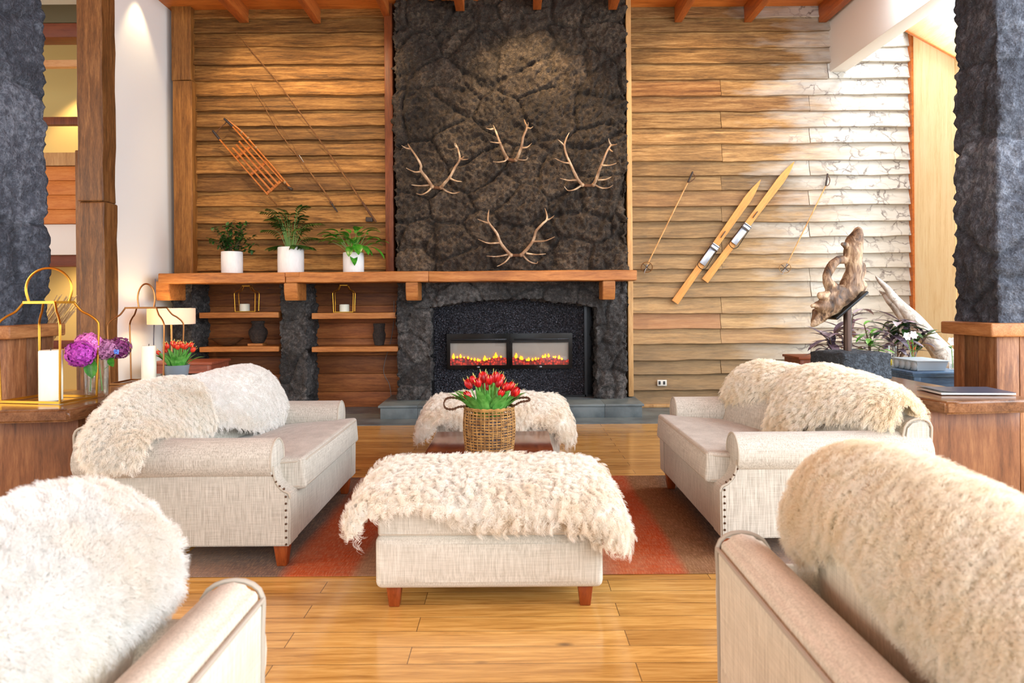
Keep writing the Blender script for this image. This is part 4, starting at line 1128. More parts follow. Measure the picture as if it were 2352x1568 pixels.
# pottery on lower shelves
x = PX(593, 8.66, 770)
single(MB().box(x - .10, x + .085, 8.57, 8.75, zs2, zs2 + .028, bev=.004), 'wooden_block', M['beamwood'], 'small wooden block under the black clay jar', 'block')
def jar(loc, s, h, lab, prof):
    o = MB().lathe([(r * s, z * h) for r, z in prof], 36, loc)
    return single(o, 'clay_jar', M['claypot'], lab, 'vase', 'dark clay jars in the niche')
pj = [(.5, 0), (.62, .04), (.85, .22), (1.0, .46), (.97, .56), (.88, .64), (.72, .70), (.62, .76), (.66, .82), (.60, .85), (.66, .90), (.72, .95), (.70, 1.0), (.58, .98), (.5, .8)]
jar((x, 8.66, zs2 + .029), .115, .275, 'round black clay jar on the wooden block in the lower shelf', pj)
x = PX(871, 8.72, 770)
jar((x, 8.72, zs2b), .082, .27, 'narrow black clay jar on the lower shelf beside the fireplace', [(.7, 0), (.78, .1), (.95, .35), (1, .5), (.85, .62), (.8, .7), (.9, .76), (.82, .8), (.88, .86), (.92, .97), (.86, 1), (.7, .95)])
x = PX(519, 8.62, 787)
single(MB().lathe([(.05, 0), (.09, .012), (.15, .055), (.19, .088), (.195, .092), (.182, .090), (.14, .06), (.08, .022), (.0, .018)], 32, (x, 8.66, zs2)), 'wooden_bowl', M['bowlwood'], 'shallow dark wooden bowl on the lower shelf', 'bowl')
single(MB().tube([P(905, 690, 8.84), P(904, 740, 8.86), P(897, 785, 8.87), P(884, 830, 8.87), P(882, 858, 8.875), P(895, 885, 8.88), P(900, 930, 8.88)], .004, 6, sub=4), 'cable', M['cord_grey'], 'thin grey cable hanging down beside the fireplace', 'cable')
# ================================================================== FIREPLACE INSERT
Yp = 8.62
xa, xb = PX(994, Yp, 800), PX(1345, Yp, 800)
fi = root('fireplace_panel', ((xa + xb) / 2, Yp, .16), 'hammered black metal panel filling the fireplace opening', 'fireplace panel')
ux = [(PX(1027, Yp, 800), PX(1171, Yp, 800)), (PX(1171.5, Yp, 800), PX(1314, Yp, 800))]
uz0, uz1 = PZ(846, Yp), PZ(765, Yp)
part(MB().box(xa, xb, Yp, Yp + .03, .162, 1.42), 'panel', M['hammered'], fi, smooth=False)
part(MB().box(xa - .012, xa + .018, Yp - .04, Yp + .03, .162, 1.40).box(xb - .018, xb + .012, Yp - .04, Yp + .03, .162, 1.40).box(xa, xb, Yp - .04, Yp + .03, .162, .185), 'frame', M['blackmetal'], fi, smooth=False)
rng = random.Random(21)
for i, (a, b) in enumerate(ux):
    rt = root('electric_fire', ((a + b) / 2, Yp - .04, uz0), 'electric fire with glowing flames, ' + ('first of the pair, nearer the shelf niche' if i == 0 else 'second of the pair, nearer the ski wall'), 'heater', 'electric fires in the panel')
    sx0, sx1 = (PX(1034, Yp - .05, 800), PX(1163, Yp - .05, 800)) if i == 0 else (PX(1177, Yp - .05, 800), PX(1306, Yp - .05, 800))
    sz0, sz1 = PZ(838, Yp - .05), PZ(787, Yp - .05)
    y0, y1 = Yp - .045, Yp - .001
    mb = MB().box(a, sx0, y0, y1, uz0, uz1).box(sx1, b, y0, y1, uz0, uz1).box(sx0, sx1, y0, y1, uz0, sz0).box(sx0, sx1, y0, y1, sz1, uz1)
    part(mb, 'bezel', M['blackgloss'], rt, smooth=False)
    part(MB().box(sx0, sx1, y1 - .006, y1 - .002, sz0, sz1), 'firebox_back', M['screen'], rt, smooth=False)
    vt = MB().box(a + .05, b - .04, y0 - .006, y0, sz1 + .028, sz1 + .052, bev=.003)
    v = part(vt, 'vent', M['blackmetal'], rt)
    for k in range(6): part(MB().ball((b - .17 + k * .02, y0 - .007, sz1 + .042), .003, 6, 4), 'control_dot', M['steel'], rt)
    part(MB().ball(((sx0 + sx1) / 2, y0 - .002, (uz0 + sz0) / 2), (.018, .004, .010), 12, 6), 'badge', M['steel'], rt)
    W = sx1 - sx0
    mb = MB()
    def emb(u, v):
        x = sx0 + W * u
        h = .075 + .022 * math.sin(u * 9 + i * 2) + .018 * noise.noise(Vector((x * 30, i, 2)))
        return Vector((x, y1 - .012 - .022 * (1 - v) + noise.noise(Vector((x * 50, v * 4, 3))) * .003, sz0 + h * v))
    part(mb.grid(emb, 60, 8), 'ember_bed', M['ember'], rt)
    for k in range(15):
        u = .05 + .9 * (k + rng.random() * .6) / 15.3
        h = rng.choice([.014, .02, .022, .03, .04, .06]); w = .010 + h * .16
        x = sx0 + W * u; zb = sz0 + .075 + .022 * math.sin(u * 9 + i * 2)
        ln = rng.uniform(-.3, .3)
        mb = MB().tube([Vector((x, y1 - .022, zb - .008)), Vector((x + ln * h * .2, y1 - .024, zb + h * .25)), Vector((x + ln * h * .5, y1 - .024, zb + h * .6)), Vector((x + ln * h * .2, y1 - .022, zb + h))], [w * .5, w, w * .6, .001], 8, sub=3, flat=.35, up=(0, 1, 0))
        part(mb, 'flame', M['flame'], rt)
    part(MB().box(sx0 + .001, sx1 - .001, y0 + .002, y0 + .004, sz0, sz1), 'glass', M['glass'], rt, smooth=False)
# ================================================================== ANTLERS
def zp(x, y): return (x / 2.45 + 860, y / 2.45)
ANT = [('pair of pale antlers lowest on the chimney, just above the mantel', [
        ([(768, 1435), (740, 1405), (710, 1365), (690, 1315), (660, 1275), (640, 1245), (640, 1210), (645, 1178)], [[(640, 1255), (610, 1245), (580, 1232)], [(705, 1365), (640, 1368), (583, 1345)], [(755, 1430), (690, 1443), (630, 1440)], [(765, 1438), (740, 1470), (710, 1490), (690, 1498)]]),
        ([(825, 1435), (860, 1400), (895, 1350), (910, 1300), (945, 1260), (970, 1235), (968, 1200), (958, 1170)], [[(968, 1238), (990, 1230), (1012, 1212)], [(898, 1358), (960, 1355), (1015, 1332)], [(855, 1425), (910, 1432), (965, 1428)], [(835, 1435), (870, 1470), (910, 1482), (920, 1470)]])]),
    ('pair of brown antlers in the upper row at the shelf niche side of the chimney', [
        ([(325, 1050), (300, 1010), (262, 960), (262, 930), (235, 880), (200, 830), (188, 808)], [[(200, 838), (175, 832), (153, 818)], [(258, 965), (225, 967), (178, 945)], [(312, 1040), (260, 1045), (208, 1040)], [(325, 1050), (300, 1078), (265, 1095), (235, 1088)]]),
        ([(375, 1055), (395, 1030), (425, 995), (455, 940), (480, 895), (470, 840), (455, 803)], [[(482, 898), (500, 885), (498, 880)], [(482, 895), (505, 898), (528, 895)], [(428, 1005), (460, 1018), (492, 1022)], [(378, 1055), (410, 1078), (445, 1088), (480, 1080)], [(470, 835), (455, 820), (450, 805)]])]),
    ('smallest pair of antlers, highest and in the middle of the chimney', [
        ([(745, 890), (725, 850), (705, 800), (685, 745), (668, 703)], [[(668, 725), (650, 727), (627, 720)], [(712, 805), (685, 803), (652, 798)], [(745, 888), (735, 905), (700, 912), (668, 910)]]),
        ([(795, 900), (812, 868), (828, 825), (838, 770), (858, 720), (848, 690), (842, 670)], [[(858, 715), (865, 700), (864, 688)], [(860, 718), (878, 722), (892, 712)], [(832, 832), (860, 828), (886, 805)], [(800, 895), (830, 900), (855, 898), (863, 885)]])]),
    ('pair of tall antlers in the upper row at the ski wall side of the chimney', [
        ([(1170, 1040), (1145, 1010), (1125, 970), (1100, 915), (1080, 870), (1070, 820), (1080, 780), (1097, 745)], [[(1068, 820), (1050, 800), (1032, 785)], [(1095, 918), (1060, 912), (1015, 890)], [(1140, 1012), (1095, 1015), (1045, 1003)], [(1168, 1040), (1130, 1065), (1090, 1072), (1068, 1048)]]),
        ([(1232, 1040), (1250, 1005), (1265, 960), (1285, 910), (1305, 860), (1325, 825), (1335, 815)], [[(1330, 815), (1322, 800), (1317, 778)], [(1333, 818), (1350, 815), (1365, 810)], [(1280, 930), (1325, 930), (1362, 918)], [(1258, 1012), (1300, 1010), (1333, 995)], [(1240, 1040), (1280, 1058), (1320, 1055), (1343, 1040)], [(1320, 838), (1335, 850), (1342, 852)]])])]
for lab, pair in ANT:
    b0 = P(*zp(*pair[0][0][0]), 8.38); b1 = P(*zp(*pair[1][0][0]), 8.38)
    rt = root('antler_pair', (b0 + b1) / 2, lab, 'antlers', 'antler pairs on the chimney')
    for beam, tines in pair:
        mb = MB()
        n = len(beam)
        def dep(t): return 8.42 - .14 * math.sin(PI * min(1, t) * .75)
        mb.tube([P(*zp(*q), dep(k / (n - 1))) for k, q in enumerate(beam)], [.021 - .013 * (k / (n - 1)) - (.006 if k == n - 1 else 0) for k in range(n)], 10, sub=4, nz=.003, nsc=40)
        mb.ball(P(*zp(*beam[0]), 8.42), (.026, .03, .026), 10, 6)
        for tn in tines:
            # depth at nearest beam point
            j = min(range(n), key=lambda q: (beam[q][0] - tn[0][0]) ** 2 + (beam[q][1] - tn[0][1]) ** 2)
            d0 = dep(j / (n - 1)); m = len(tn)
            q0 = beam[j]
            mid = ((q0[0] + tn[0][0]) / 2, (q0[1] + tn[0][1]) / 2)
            pts = [P(*zp(*q), d0 - .05 * k / (m - 1)) for k, q in enumerate(tn)]
            mb.tube(pts, [.0125 - .0095 * k / (m - 1) for k in range(m)], 8, sub=4)
        part(mb, 'antler', M['antler'], rt)
    part(MB().beam((b0.x, 8.435, b0.z), (b1.x, 8.435, b1.z), .04, .035, bev=.01), 'skull_plate', M['rope_dark'], rt)
# ================================================================== SLEDGE AND POLES (board wall)
def s2(x, y, Y=8.60): return P(x / 6.817 + 460, y / 6.817 + 250, Y)
rt = root('sledge', s2(700, 800, 8.66), 'slatted wooden sledge hung at a slant on the amber boards', 'sledge')
def runner(a, mid, e, nm):
    part(MB().beam(s2(*mid, 8.60), s2(*e, 8.60), .016, .034, up=(0, -1, 0), bev=.004), 'runner', M['sledwood'], rt)
    part(MB().tube([s2(*a, 8.55), s2((a[0] * 2 + mid[0]) / 3, (a[1] * 2 + mid[1]) / 3, 8.575), s2(*mid, 8.6)], [.011, .016, .015], 8, sub=3), 'runner_tip', M['darkleather'], rt)
runner((190, 335), (305, 480), (1060, 1345), 'a')
runner((370, 148), (510, 280), (1290, 1140), 'b')
for a, b in (((505, 605), (1120, 1290)), ((560, 555), (1175, 1235)), ((605, 505), (1225, 1180))):
    part(MB().beam(s2(*a, 8.585), s2(*b, 8.585), .022, .012, up=(0, -1, 0), bev=.003), 'slat', M['sledwood'], rt)
for a, b in (((560, 770), (790, 590)), ((790, 1035), (1040, 830)), ((1040, 1330), (1260, 1130))):
    part(MB().beam(s2(*a, 8.61), s2(*b, 8.61), .035, .022, up=(0, -1, 0), bev=.004), 'crossbar', M['sledwood'], rt)
part(MB().tube([s2(430, 180, 8.64), s2(660, 370, 8.66), s2(900, 640, 8.67), s2(1120, 890, 8.67), s2(1330, 1140, 8.67), s2(1430, 1255, 8.66)], [.012, .013, .012, .012, .012, .010], 8, sub=3), 'rear_rail', M['sledwood'], rt)
part(MB().tube([s2(1380, 1225, 8.66), s2(1440, 1265, 8.655)], .018, 8), 'rail_tip', M['darkleather'], rt)
part(MB().tube([s2(250, 380, 8.58), s2(310, 300, 8.58), s2(360, 255, 8.585), s2(420, 195, 8.585)], .006, 6, sub=3, nz=.003), 'cord', M['rope_dark'], rt)
part(MB().tube([s2(1070, 1370, 8.62), s2(1180, 1480, 8.66), s2(1215, 1530, 8.68)], [.012, .010, .006], 6), 'tail_stick', M['cane_dark'], rt)
for a in ((650, 365), (745, 455), (870, 605), (1320, 1150)):
    part(MB().ball(s2(*a, 8.66), .019, 8, 5), 'lashing', M['rope'], rt)
def z2(x, y, Y=8.66): return P(x / 2.45 + 380, y / 2.45, Y)
rt = root('fishing_pole', z2(930, 1130, 8.68), 'thin cane pole with loose line, hung next to the sledge', 'pole', 'cane poles on the amber boards')
part(MB().tube([z2(480, 470, 8.668), z2(640, 745, 8.668), z2(800, 950, 8.668), z2(890, 1070, 8.668), z2(935, 1140, 8.668)], [.003, .005, .007, .009, .011], 8), 'shaft', M['cane_dark'], rt)
part(MB().tube([z2(928, 1135, 8.66), z2(968, 1192, 8.655)], [.013, .009], 8), 'grip', M['darkleather'], rt)
part(MB().ball(z2(935, 1143, 8.66), .018, 8, 5), 'knob', M['rope_dark'], rt)
part(MB().tube([z2(500, 490, 8.68), z2(600, 640, 8.67), z2(720, 820, 8.66), z2(790, 990, 8.66), z2(925, 1130, 8.66)], .0018, 4, sub=3), 'line', M['rope_dark'], rt)
part(MB().tube([z2(752, 872, 8.65), z2(778, 912, 8.65)], .005, 6), 'spoon_lure', M['steel'], rt)
rt = root('fishing_pole', z2(1120, 1140, 8.68), 'longer cane pole with a dark reel at its foot, beside the chimney', 'pole', 'cane poles on the amber boards')
part(MB().tube([z2(400, 185, 8.668), z2(640, 470, 8.668), z2(820, 720, 8.668), z2(960, 920, 8.668), z2(1110, 1140, 8.668), z2(1160, 1215, 8.668)], [.003, .005, .007, .008, .010, .012], 8), 'shaft', M['cane_dark'], rt)
part(MB().tube([z2(1108, 1138, 8.66), z2(1185, 1248, 8.655)], [.014, .012], 8), 'grip', M['rope_dark'], rt)
part(MB().obox(z2(1148, 1232, 8.655), (.09, .05, .06), bev=.012, wob=.02, cuts=2), 'reel', M['darkleather'], rt)
part(MB().tube([z2(400, 185, 8.68), z2(700, 560, 8.66), z2(900, 830, 8.65), z2(1040, 1020, 8.65), z2(1150, 1215, 8.65)], .0018, 4, sub=3), 'line', M['rope_dark'], rt)
# ================================================================== PLANTS ON THE MANTEL
def pot(rt, x, y, z, r, h, mat):
    part(MB().lathe([(r * .96, 0), (r, .008), (r * 1.01, h * .5), (r, h - .006), (r - .004, h), (r - .014, h), (r - .016, h * .82)], 40, (x, y, z), cap=True), 'pot', mat, rt)
    part(MB().lathe([(.001, h * .86), (r - .017, h * .84)], 24, (x, y, z), cap=False), 'soil', M['soil'], rt)
rng = random.Random(3)
ZM = ztop + .002
Ypl = 8.28
def plant_root(px, w, y0, lab, tr):
    x = PX(px, Ypl, 600); r = w * Ypl / FPX / 2; h = PZ(y0, Ypl, px) - ZM
    rt = root('potted_plant', (x, Ypl, ZM), lab, 'plant', 'potted plants on the mantel')
    pot(rt, x, Ypl, ZM, r, h, M['ceramic'])
    return rt, x, r, h
rt, x, r, h = plant_root(533, 47, 578, 'small leaved bushy plant in a white pot, nearest the plaster wall', 1)
st, lf = MB(), MB()
for k in range(30):
    a = rng.random() * 2 * PI; b0 = Vector((x + math.cos(a) * r * .4, Ypl + math.sin(a) * r * .4, ZM + h * .84))
    sp = rng.uniform(.04, .24); hh = rng.uniform(.12, .40)
    if k == 0: a, sp, hh = PI, .25, .34
    if k == 1: a, sp, hh = -.05, .24, .05
    e = b0 + Vector((math.cos(a) * sp, math.sin(a) * sp * .7, hh)); m = b0.lerp(e, .5) + Vector((0, 0, .04))
    pts = [b0, m, e]; st.tube(pts, [.004, .003, .0015], 5, sub=3)
    for q in range(13):
        t = .25 + .75 * q / 12; p = cr(b0, b0, m, e, t * 2) if t < .5 else cr(b0, m, e, e, t * 2 - 1)
        d = Vector((rng.uniform(-1, 1), rng.uniform(-1, .6), rng.uniform(-.4, .7)))
        lf.leaf(p, d, (0, 0, 1), rng.uniform(.05, .08), rng.uniform(.028, .042), .5, 4)
part(st, 'stems', M['stem_brown'], rt); part(lf, 'foliage', M['leaf_dark'], rt)
rt, x, r, h = plant_root(668, 58, 568, 'feathery palm in a larger white pot, middle of the three', 1)
st, lf = MB(), MB()
for k in range(34):
    a = 2 * PI * k / 22 * 1.7 + rng.uniform(-.2, .2)
    b0 = Vector((x + math.cos(a) * r * .25, Ypl + math.sin(a) * r * .25, ZM + h * .84))
    sp = rng.uniform(.10, .36); hh = rng.uniform(.28, .60) - sp * .45
    if k % 6 == 0: hh = .05; sp = .2
    e = b0 + Vector((math.cos(a) * sp, math.sin(a) * sp * .6 - .02, hh)); m = b0.lerp(e, .5) + Vector((-math.cos(a) * sp * .12, 0, hh * .28 + .03))
    st.tube([b0, m, e], [.004, .003, .0012], 5, sub=5)
    for q in range(11):
        t = .36 + .64 * q / 10; p = cr(b0, b0, m, e, t * 2) if t < .5 else cr(b0, m, e, e, t * 2 - 1)
        dd = (e - m).normalized(); sd = dd.cross(Vector((0, 0, 1))).normalized()
        for s in (-1, 1):
            lf.leaf(p, dd * .8 + sd * s * 1.0 + Vector((0, 0, .1)), (0, 0, 1), .125 * (1 - .45 * abs(t - .6)), .021, .8, 4)
part(st, 'stems', M['stem'], rt); part(lf, 'foliage', M['leaf_palm'], rt)
rt, x, r, h = plant_root(812, 47, 580, 'broad leaved glossy plant in a white pot, nearest the chimney', 1)
st, lf = MB(), MB()
for k in range(34):
    a = 2 * PI * k / 26 * 3.1 + rng.uniform(-.3, .3)
    b0 = Vector((x + math.cos(a) * r * .3, Ypl + math.sin(a) * r * .3, ZM + h * .84))
    sp = rng.uniform(.06, .24); hh = rng.uniform(.08, .32)
    if k == 4: a, sp, hh = PI * 1.0, .22, .26
    if k == 9: a, sp, hh = .05, .25, .16
    if k == 11: a, sp, hh = -1.3, .10, .02
    e = b0 + Vector((math.cos(a) * sp, math.sin(a) * sp * .6 - .02, hh))
    st.tube([b0, b0.lerp(e, .5) + Vector((0, 0, .03)), e], [.003, .003, .002], 5, sub=3)
    d = Vector((math.cos(a) * .9, math.sin(a) * .5 - .15, .55 if hh > .12 else -.2))
    lf.leaf(e - d.normalized() * .02, d, (0, 0, 1), rng.uniform(.17, .25), rng.uniform(.08, .115), 1.1, 7, shape=lambda t: math.sin(PI * min(1, t * .97 + .03)) ** .7 * (1.25 - .5 * t))
part(st, 'stems', M['stem'], rt); part(lf, 'foliage', M['leaf_lily'], rt)
# ================================================================== SKIS, POLES, OUTLET
def s4(x, y, Y=8.66): return P(x / 4.356 + 1540, y / 4.356 + 360, Y)
def ski(tail, tip, bind, lab):
    A, B = s4(*tail, 8.672), s4(*tip, 8.668); d = (B - A); L = d.length; d.normalize()
    up = Vector((0, -1, 0)); sd = d.cross(up).normalized(); up = sd.cross(d)
    R = Matrix((d, sd, up)).transposed()
    rt = root('ski', (A + B) / 2, lab, 'ski', 'old wooden skis on the wall')
    N = 40; vs, fs = [], []
    def W(t):
        w = .046 - .006 * math.sin(PI * min(1, t / .8))
        if t > .80: k = (t - .80) / .20; w = (.047) * (1 - k ** 2.0) + .002
        return w
    for i in range(N + 1):
        t = i / N; c = A + d * L * t
        lift = .03 * max(0, (t - .8) / .2) ** 2
        w = W(t); th = .016 if t < .8 else .016 - .008 * (t - .8) / .2
        for a, b in ((-w, 0), (-w, th * .75), (-w * .4, th), (w * .4, th), (w, th * .75), (w, 0)):
            vs.append(c + sd * a + up * (b + lift))
    for i in range(N):
        for k in range(6): fs.append([i * 6 + k, i * 6 + (k + 1) % 6, i * 6 + 6 + (k + 1) % 6, i * 6 + 6 + k])
    fs.append([0, 1, 2, 3, 4, 5]); fs.append([N * 6 + k for k in range(6)][::-1])
    mb = MB().add(vs, fs)
    # grain follows the ski: give the blade its own rotated object space
    off = (A + B) / 2
    o = mesh_obj(MB().add([R.inverted() @ (v - off) for v in vs], fs), 'blade', M['skiwood']); o.parent = rt; o.rotation_euler = R.to_euler(); OFF[o.name] = off
    ba, bb = s4(*bind[0], 8.66), s4(*bind[1], 8.66)
    ta, tb = (ba - A).dot(d), (bb - A).dot(d)
    q = lambda t, a, b: A + d * t + sd * a + up * b
    bd = part(MB().obox(q((ta + tb) / 2, 0, .020), (tb - ta, .082, .008), R, bev=.003), 'binding_plate', M['steel'], rt)
    part(MB().obox(q(tb - .03, 0, .034), (.07, .10, .026), R, bev=.008).tube([q(tb - .01, .055, .03), q(tb - .01, .04, .055), q(tb - .01, -.04, .055), q(tb - .01, -.055, .03)], .006, 6, sub=3).tube([q(tb - .055, .055, .03), q(tb - .055, .04, .06), q(tb - .055, -.04, .06), q(tb - .055, -.055, .03)], .007, 6, sub=3), 'toe_iron', M['steel'], rt)
    part(MB().tube([q(tb - .04, .05, .035), q((ta + tb) / 2, .055, .035), q(ta + .06, .06, .04), q(ta - .02, .06, .045), q(ta - .06, .02, .05), q(ta - .04, -.05, .05), q(ta + .05, -.055, .04), q((ta + tb) / 2, -.05, .035), q(tb - .04, -.05, .035)], .0045, 6, sub=4), 'cable', M['blackmetal'], rt)
    part(MB().obox(q(tb + .16, 0, .020), (.10, .012, .012), R, bev=.003), 'front_lever', M['rustmetal'], rt)
ski((45, 1455), (912, 225), ((300, 1065), (455, 885)), 'honey coloured wooden ski hanging lower, nearer the chimney')
ski((345, 1240), (1250, 42), ((625, 865), (780, 690)), 'honey coloured wooden ski reaching highest up the wall')
def z4(x, y, Y=8.66): return P(x / 2.24 + 1400, y / 2.24, Y)
def skipole(top, grip, bot, c, lab, cane, tip):
    rt = root('ski_pole', z4(*bot, 8.66), lab, 'ski pole', 'old ski poles on the wall')
    part(MB().tube([z4(*grip), z4((grip[0] + bot[0]) / 2, (grip[1] + bot[1]) / 2), z4(*bot)], [.0085, .008, .007], 8), 'shaft', M['cane'], rt)
    part(MB().tube([z4(*top, 8.65), z4(*grip, 8.65)], [.011, .012], 8), 'grip', M['darkleather'], rt)
    part(MB().tube([z4(top[0], top[1] + 8, 8.65), z4(top[0] + 12, top[1] + 30, 8.63), z4(grip[0] + 14, grip[1] - 4, 8.63), z4(grip[0], grip[1], 8.645)], .005, 6, sub=3), 'strap', M['rope_dark'], rt)
    C = z4(*c, 8.65); ax = (z4(*bot) - z4(*grip)).normalized()
    ax2 = (ax * .45 + Vector((0, -.9, 0))).normalized(); R = frame3(ax2)
    ring = [C + R @ Vector((.068 * math.cos(2 * PI * k / 20), .068 * math.sin(2 * PI * k / 20), 0)) for k in range(20)]
    bk = part(MB().tube(ring, .005, 6, closed=True), 'basket', M['cane_dark'] if not cane else M['rope'], rt)
    mb = MB()
    for k in range(4):
        a = PI / 4 + PI / 2 * k; mb.tube([C, C + R @ Vector((.068 * math.cos(a), .068 * math.sin(a), 0))], .004, 5)
    part(mb, 'basket_straps', M['darkleather'], bk)
    part(MB().tube([z4(*bot), z4(*tip)], [.008, .003], 8), 'tip', M['steel'], rt)
skipole((428, 883), (403, 938), (195, 1360), (192, 1374), 'thin cane ski pole hanging nearer the chimney than the skis', False, (178, 1405))
skipole((1122, 893), (1113, 955), (915, 1355), (903, 1378), 'thin cane ski pole hanging on the whitened side of the skis', True, (888, 1412))
rt = root('wall_outlet', P(1520, 880, 8.70), 'small pale double wall socket low on the weathered boards', 'outlet')
part(MB().obox(P(1520.5, 879, 8.690), (.118, .014, .075), bev=.004), 'plate', M['outlet'], rt)
for q in (1515, 1525.5): part(MB().obox(P(q, 879, 8.682), (.026, .006, .042), bev=.002), 'socket', M['slot'], rt)
# ================================================================== BASKET AND TULIPS
def tulips(base, n, rad, hmin, hmax, lab, group, fmat, leafn, fs=1.0, potpart=None, seed=5):
    rg = random.Random(seed)
    rt = root('potted_tulips', base, lab, 'flowers', group)
    if potpart: potpart(rt)
    B = Vector(base)
    for k in range(n):
        a = 2 * PI * k * .382 + rg.uniform(-.2, .2); q = rad * math.sqrt((k + .5) / n)
        b0 = B + Vector((math.cos(a) * q * .55, math.sin(a) * q * .55, potpart.h if potpart else .02))
        h = hmax - (hmax - hmin) * (q / rad) * rg.uniform(.3, 1.1)
        e = b0 + Vector((math.cos(a) * q * .75, math.sin(a) * q * .6, h))
        part(MB().tube([b0, b0.lerp(e, .5) + Vector((0, 0, .01)), e], [.0045 * fs] * 3, 6, sub=3), 'stem', M['leaf_tulip'], rt)
        d = (e - b0).normalized(); d = (d + Vector((math.cos(a) * .25, math.sin(a) * .25, 0))).normalized(); R = frame3(d)
        mb = MB()
        s = fs * rg.uniform(.85, 1.1)
        for m in range(6):
            th = 2 * PI * m / 6; inn = .85 if m % 2 else 1.0
            def pet(u, v, th=th, inn=inn):
                w = math.sin(PI * (u * .80 + .10)) ** .8 * .62 * (1 if u < .9 else 1)
                r = .027 * s * inn * (math.sin(PI * min(1, u * .78 + .08))) ** .7
                ang = th + (v - .5) * 2 * w
                if u > .97: r *= .9
                return e + R @ Vector((r * math.cos(ang), r * math.sin(ang), .068 * s * u))
            mb.grid(pet, 8, 5, tone=(1, 0, 0))
        for m in range(3):
            th = 2 * PI * m / 3 + rg.random()
            p = e + R @ Vector((.022 * s * math.cos(th), .022 * s * math.sin(th), .055 * s))
            mb.leaf(p, R @ Vector((math.cos(th) * .35, math.sin(th) * .35, 1)), d.cross(Vector((0.3, 1, 0))), .03 * s, .009 * s, -.2, 4, tone=(1, 1, 0))
        part(mb, 'flower', fmat, rt)
    for k in range(leafn):
        a = 2 * PI * k * .618; q = rad * rg.uniform(.25, .6)
        b0 = B + Vector((math.cos(a) * q, math.sin(a) * q, (potpart.h if potpart else .02) - .01))
        dn = Vector((math.cos(a) * rg.uniform(.3, .75), math.sin(a) * rg.uniform(.3, .6), 1))
        part(MB().leaf(b0, dn, (-math.cos(a), -math.sin(a), .3), rg.uniform(.8, 1.15) * hmax * 1.0, .078 * fs * rg.uniform(.8, 1.2), rg.uniform(.3, 1.0), 8, .35), 'leaf', M['leaf_tulip'], rt)
    return rt
bx, by, bz = PX(1124, 4.42, 1000), 4.42, .402
R0, R1, HB = .150, .163, .275
rt = root('wicker_basket', (bx, by, bz), 'woven cane basket with rope loop handles on the coffee table', 'basket')
def brad(z): return R0 + (R1 - R0) * math.sin(min(1, z / HB * 1.6) * PI / 2) - .008 * max(0, (z / HB - .7)) / .3
mb = MB()
rg = random.Random(8)
for k in range(40):
    a = 2 * PI * k / 40 + rg.uniform(-.03, .03); dr = .002 if k % 2 else -.002
    pts = [Vector((bx + (brad(z) + dr) * math.cos(a + rg.uniform(-.01, .01)), by + (brad(z) + dr) * math.sin(a), bz + z)) for z in [HB * i / 8 for i in range(9)]]
    mb.tube(pts, .0032, 5)
for k in range(15):
    z = HB * (k + .4) / 15
    for w in range(2):
        zz_ = z + w * .006
        mb.tube([Vector((bx + (brad(zz_) + .003 * math.sin(20 * t * 2 * PI / 40 + k * PI + w)) * math.cos(t * 2 * PI / 40), by + (brad(zz_) + .003 * math.sin(20 * t * 2 * PI / 40 + k * PI + w)) * math.sin(t * 2 * PI / 40), bz + zz_ + noise.noise(Vector((t * .3, k, w))) * .007)) for t in range(40)], .0028, 5, closed=True)
part(mb, 'weave', M['wicker'], rt)
part(MB().lathe([(.001, .004), (R0 - .012, .004), (R1 - .016, .10), (R1 - .016, HB * .80), (R1 - .020, HB * .80), (R1 - .02, .02), (.001, .02)], 36, (bx, by, bz)), 'liner', M['liner'], rt)
for w in range(2):
    part(MB().tube([Vector((bx + (brad(HB) + .004 * math.cos(t * 1.2 + w * PI)) * math.cos(2 * PI * t / 60), by + (brad(HB) + .004 * math.cos(t * 1.2 + w * PI)) * math.sin(2 * PI * t / 60), bz + HB + .005 * math.sin(t * 1.2 + w * PI))) for t in range(60)], .0055, 6, closed=True), 'rim', M['wicker'], rt)
def b4(x, y, Y): return P(x / 3.409 + 860, y / 3.409 + 600, Y)
for pts in ([(705, 1135, 4.36), (660, 1140, 4.34), (610, 1158, 4.33), (560, 1150, 4.33), (543, 1115, 4.34), (560, 1078, 4.36), (600, 1066, 4.39), (660, 1075, 4.43), (720, 1100, 4.46), (755, 1125, 4.5)],
            [(1075, 1140, 4.36), (1110, 1120, 4.34), (1150, 1100, 4.33), (1200, 1092, 4.33), (1218, 1080, 4.34), (1190, 1066, 4.37), (1130, 1070, 4.41), (1080, 1085, 4.45), (1040, 1110, 4.5), (1015, 1135, 4.5)]):
    mb = MB(); V = [b4(*p) for p in pts]
    path = []
    for i in range(len(V) - 1):
        for k in range(8): path.append(cr(V[max(0, i - 1)], V[i], V[i + 1], V[min(len(V) - 1, i + 2)], k / 8))
    for w in range(2):
        mb.tube([p + Vector((0, .004 * math.cos(i * .9 + w * PI), .0045 * math.sin(i * .9 + w * PI))) for i, p in enumerate(path)], .0042, 6)
    part(mb, 'handle', M['rope_dark'], rt)
class PP: pass
def mkpot(x, y, z, r, h, mat, soilonly=False):
    def f(rt):
        if soilonly:
            part(MB().lathe([(.001, 0), (r * .8, 0), (r, h - .01), (r, h), (.001, h)], 28, (x, y, z)), 'soil', M['soil'], rt)
        else:
            part(MB().lathe([(r * .78, 0), (r * .80, .004), (r, h - .006), (r + .003, h), (r - .006, h), (r - .008, h - .02), (.001, h - .02)], 36, (x, y, z)), 'pot', mat, rt)
    f.h = h - .02; return f
tulips((bx, by, bz + .022), 15, .125, .13, .245, 'red tulips with broad green leaves growing in the woven basket', 'potted tulips', M['tulip'], 26, 1.0, mkpot(bx, by, bz + .022, .138, .20, None, True))
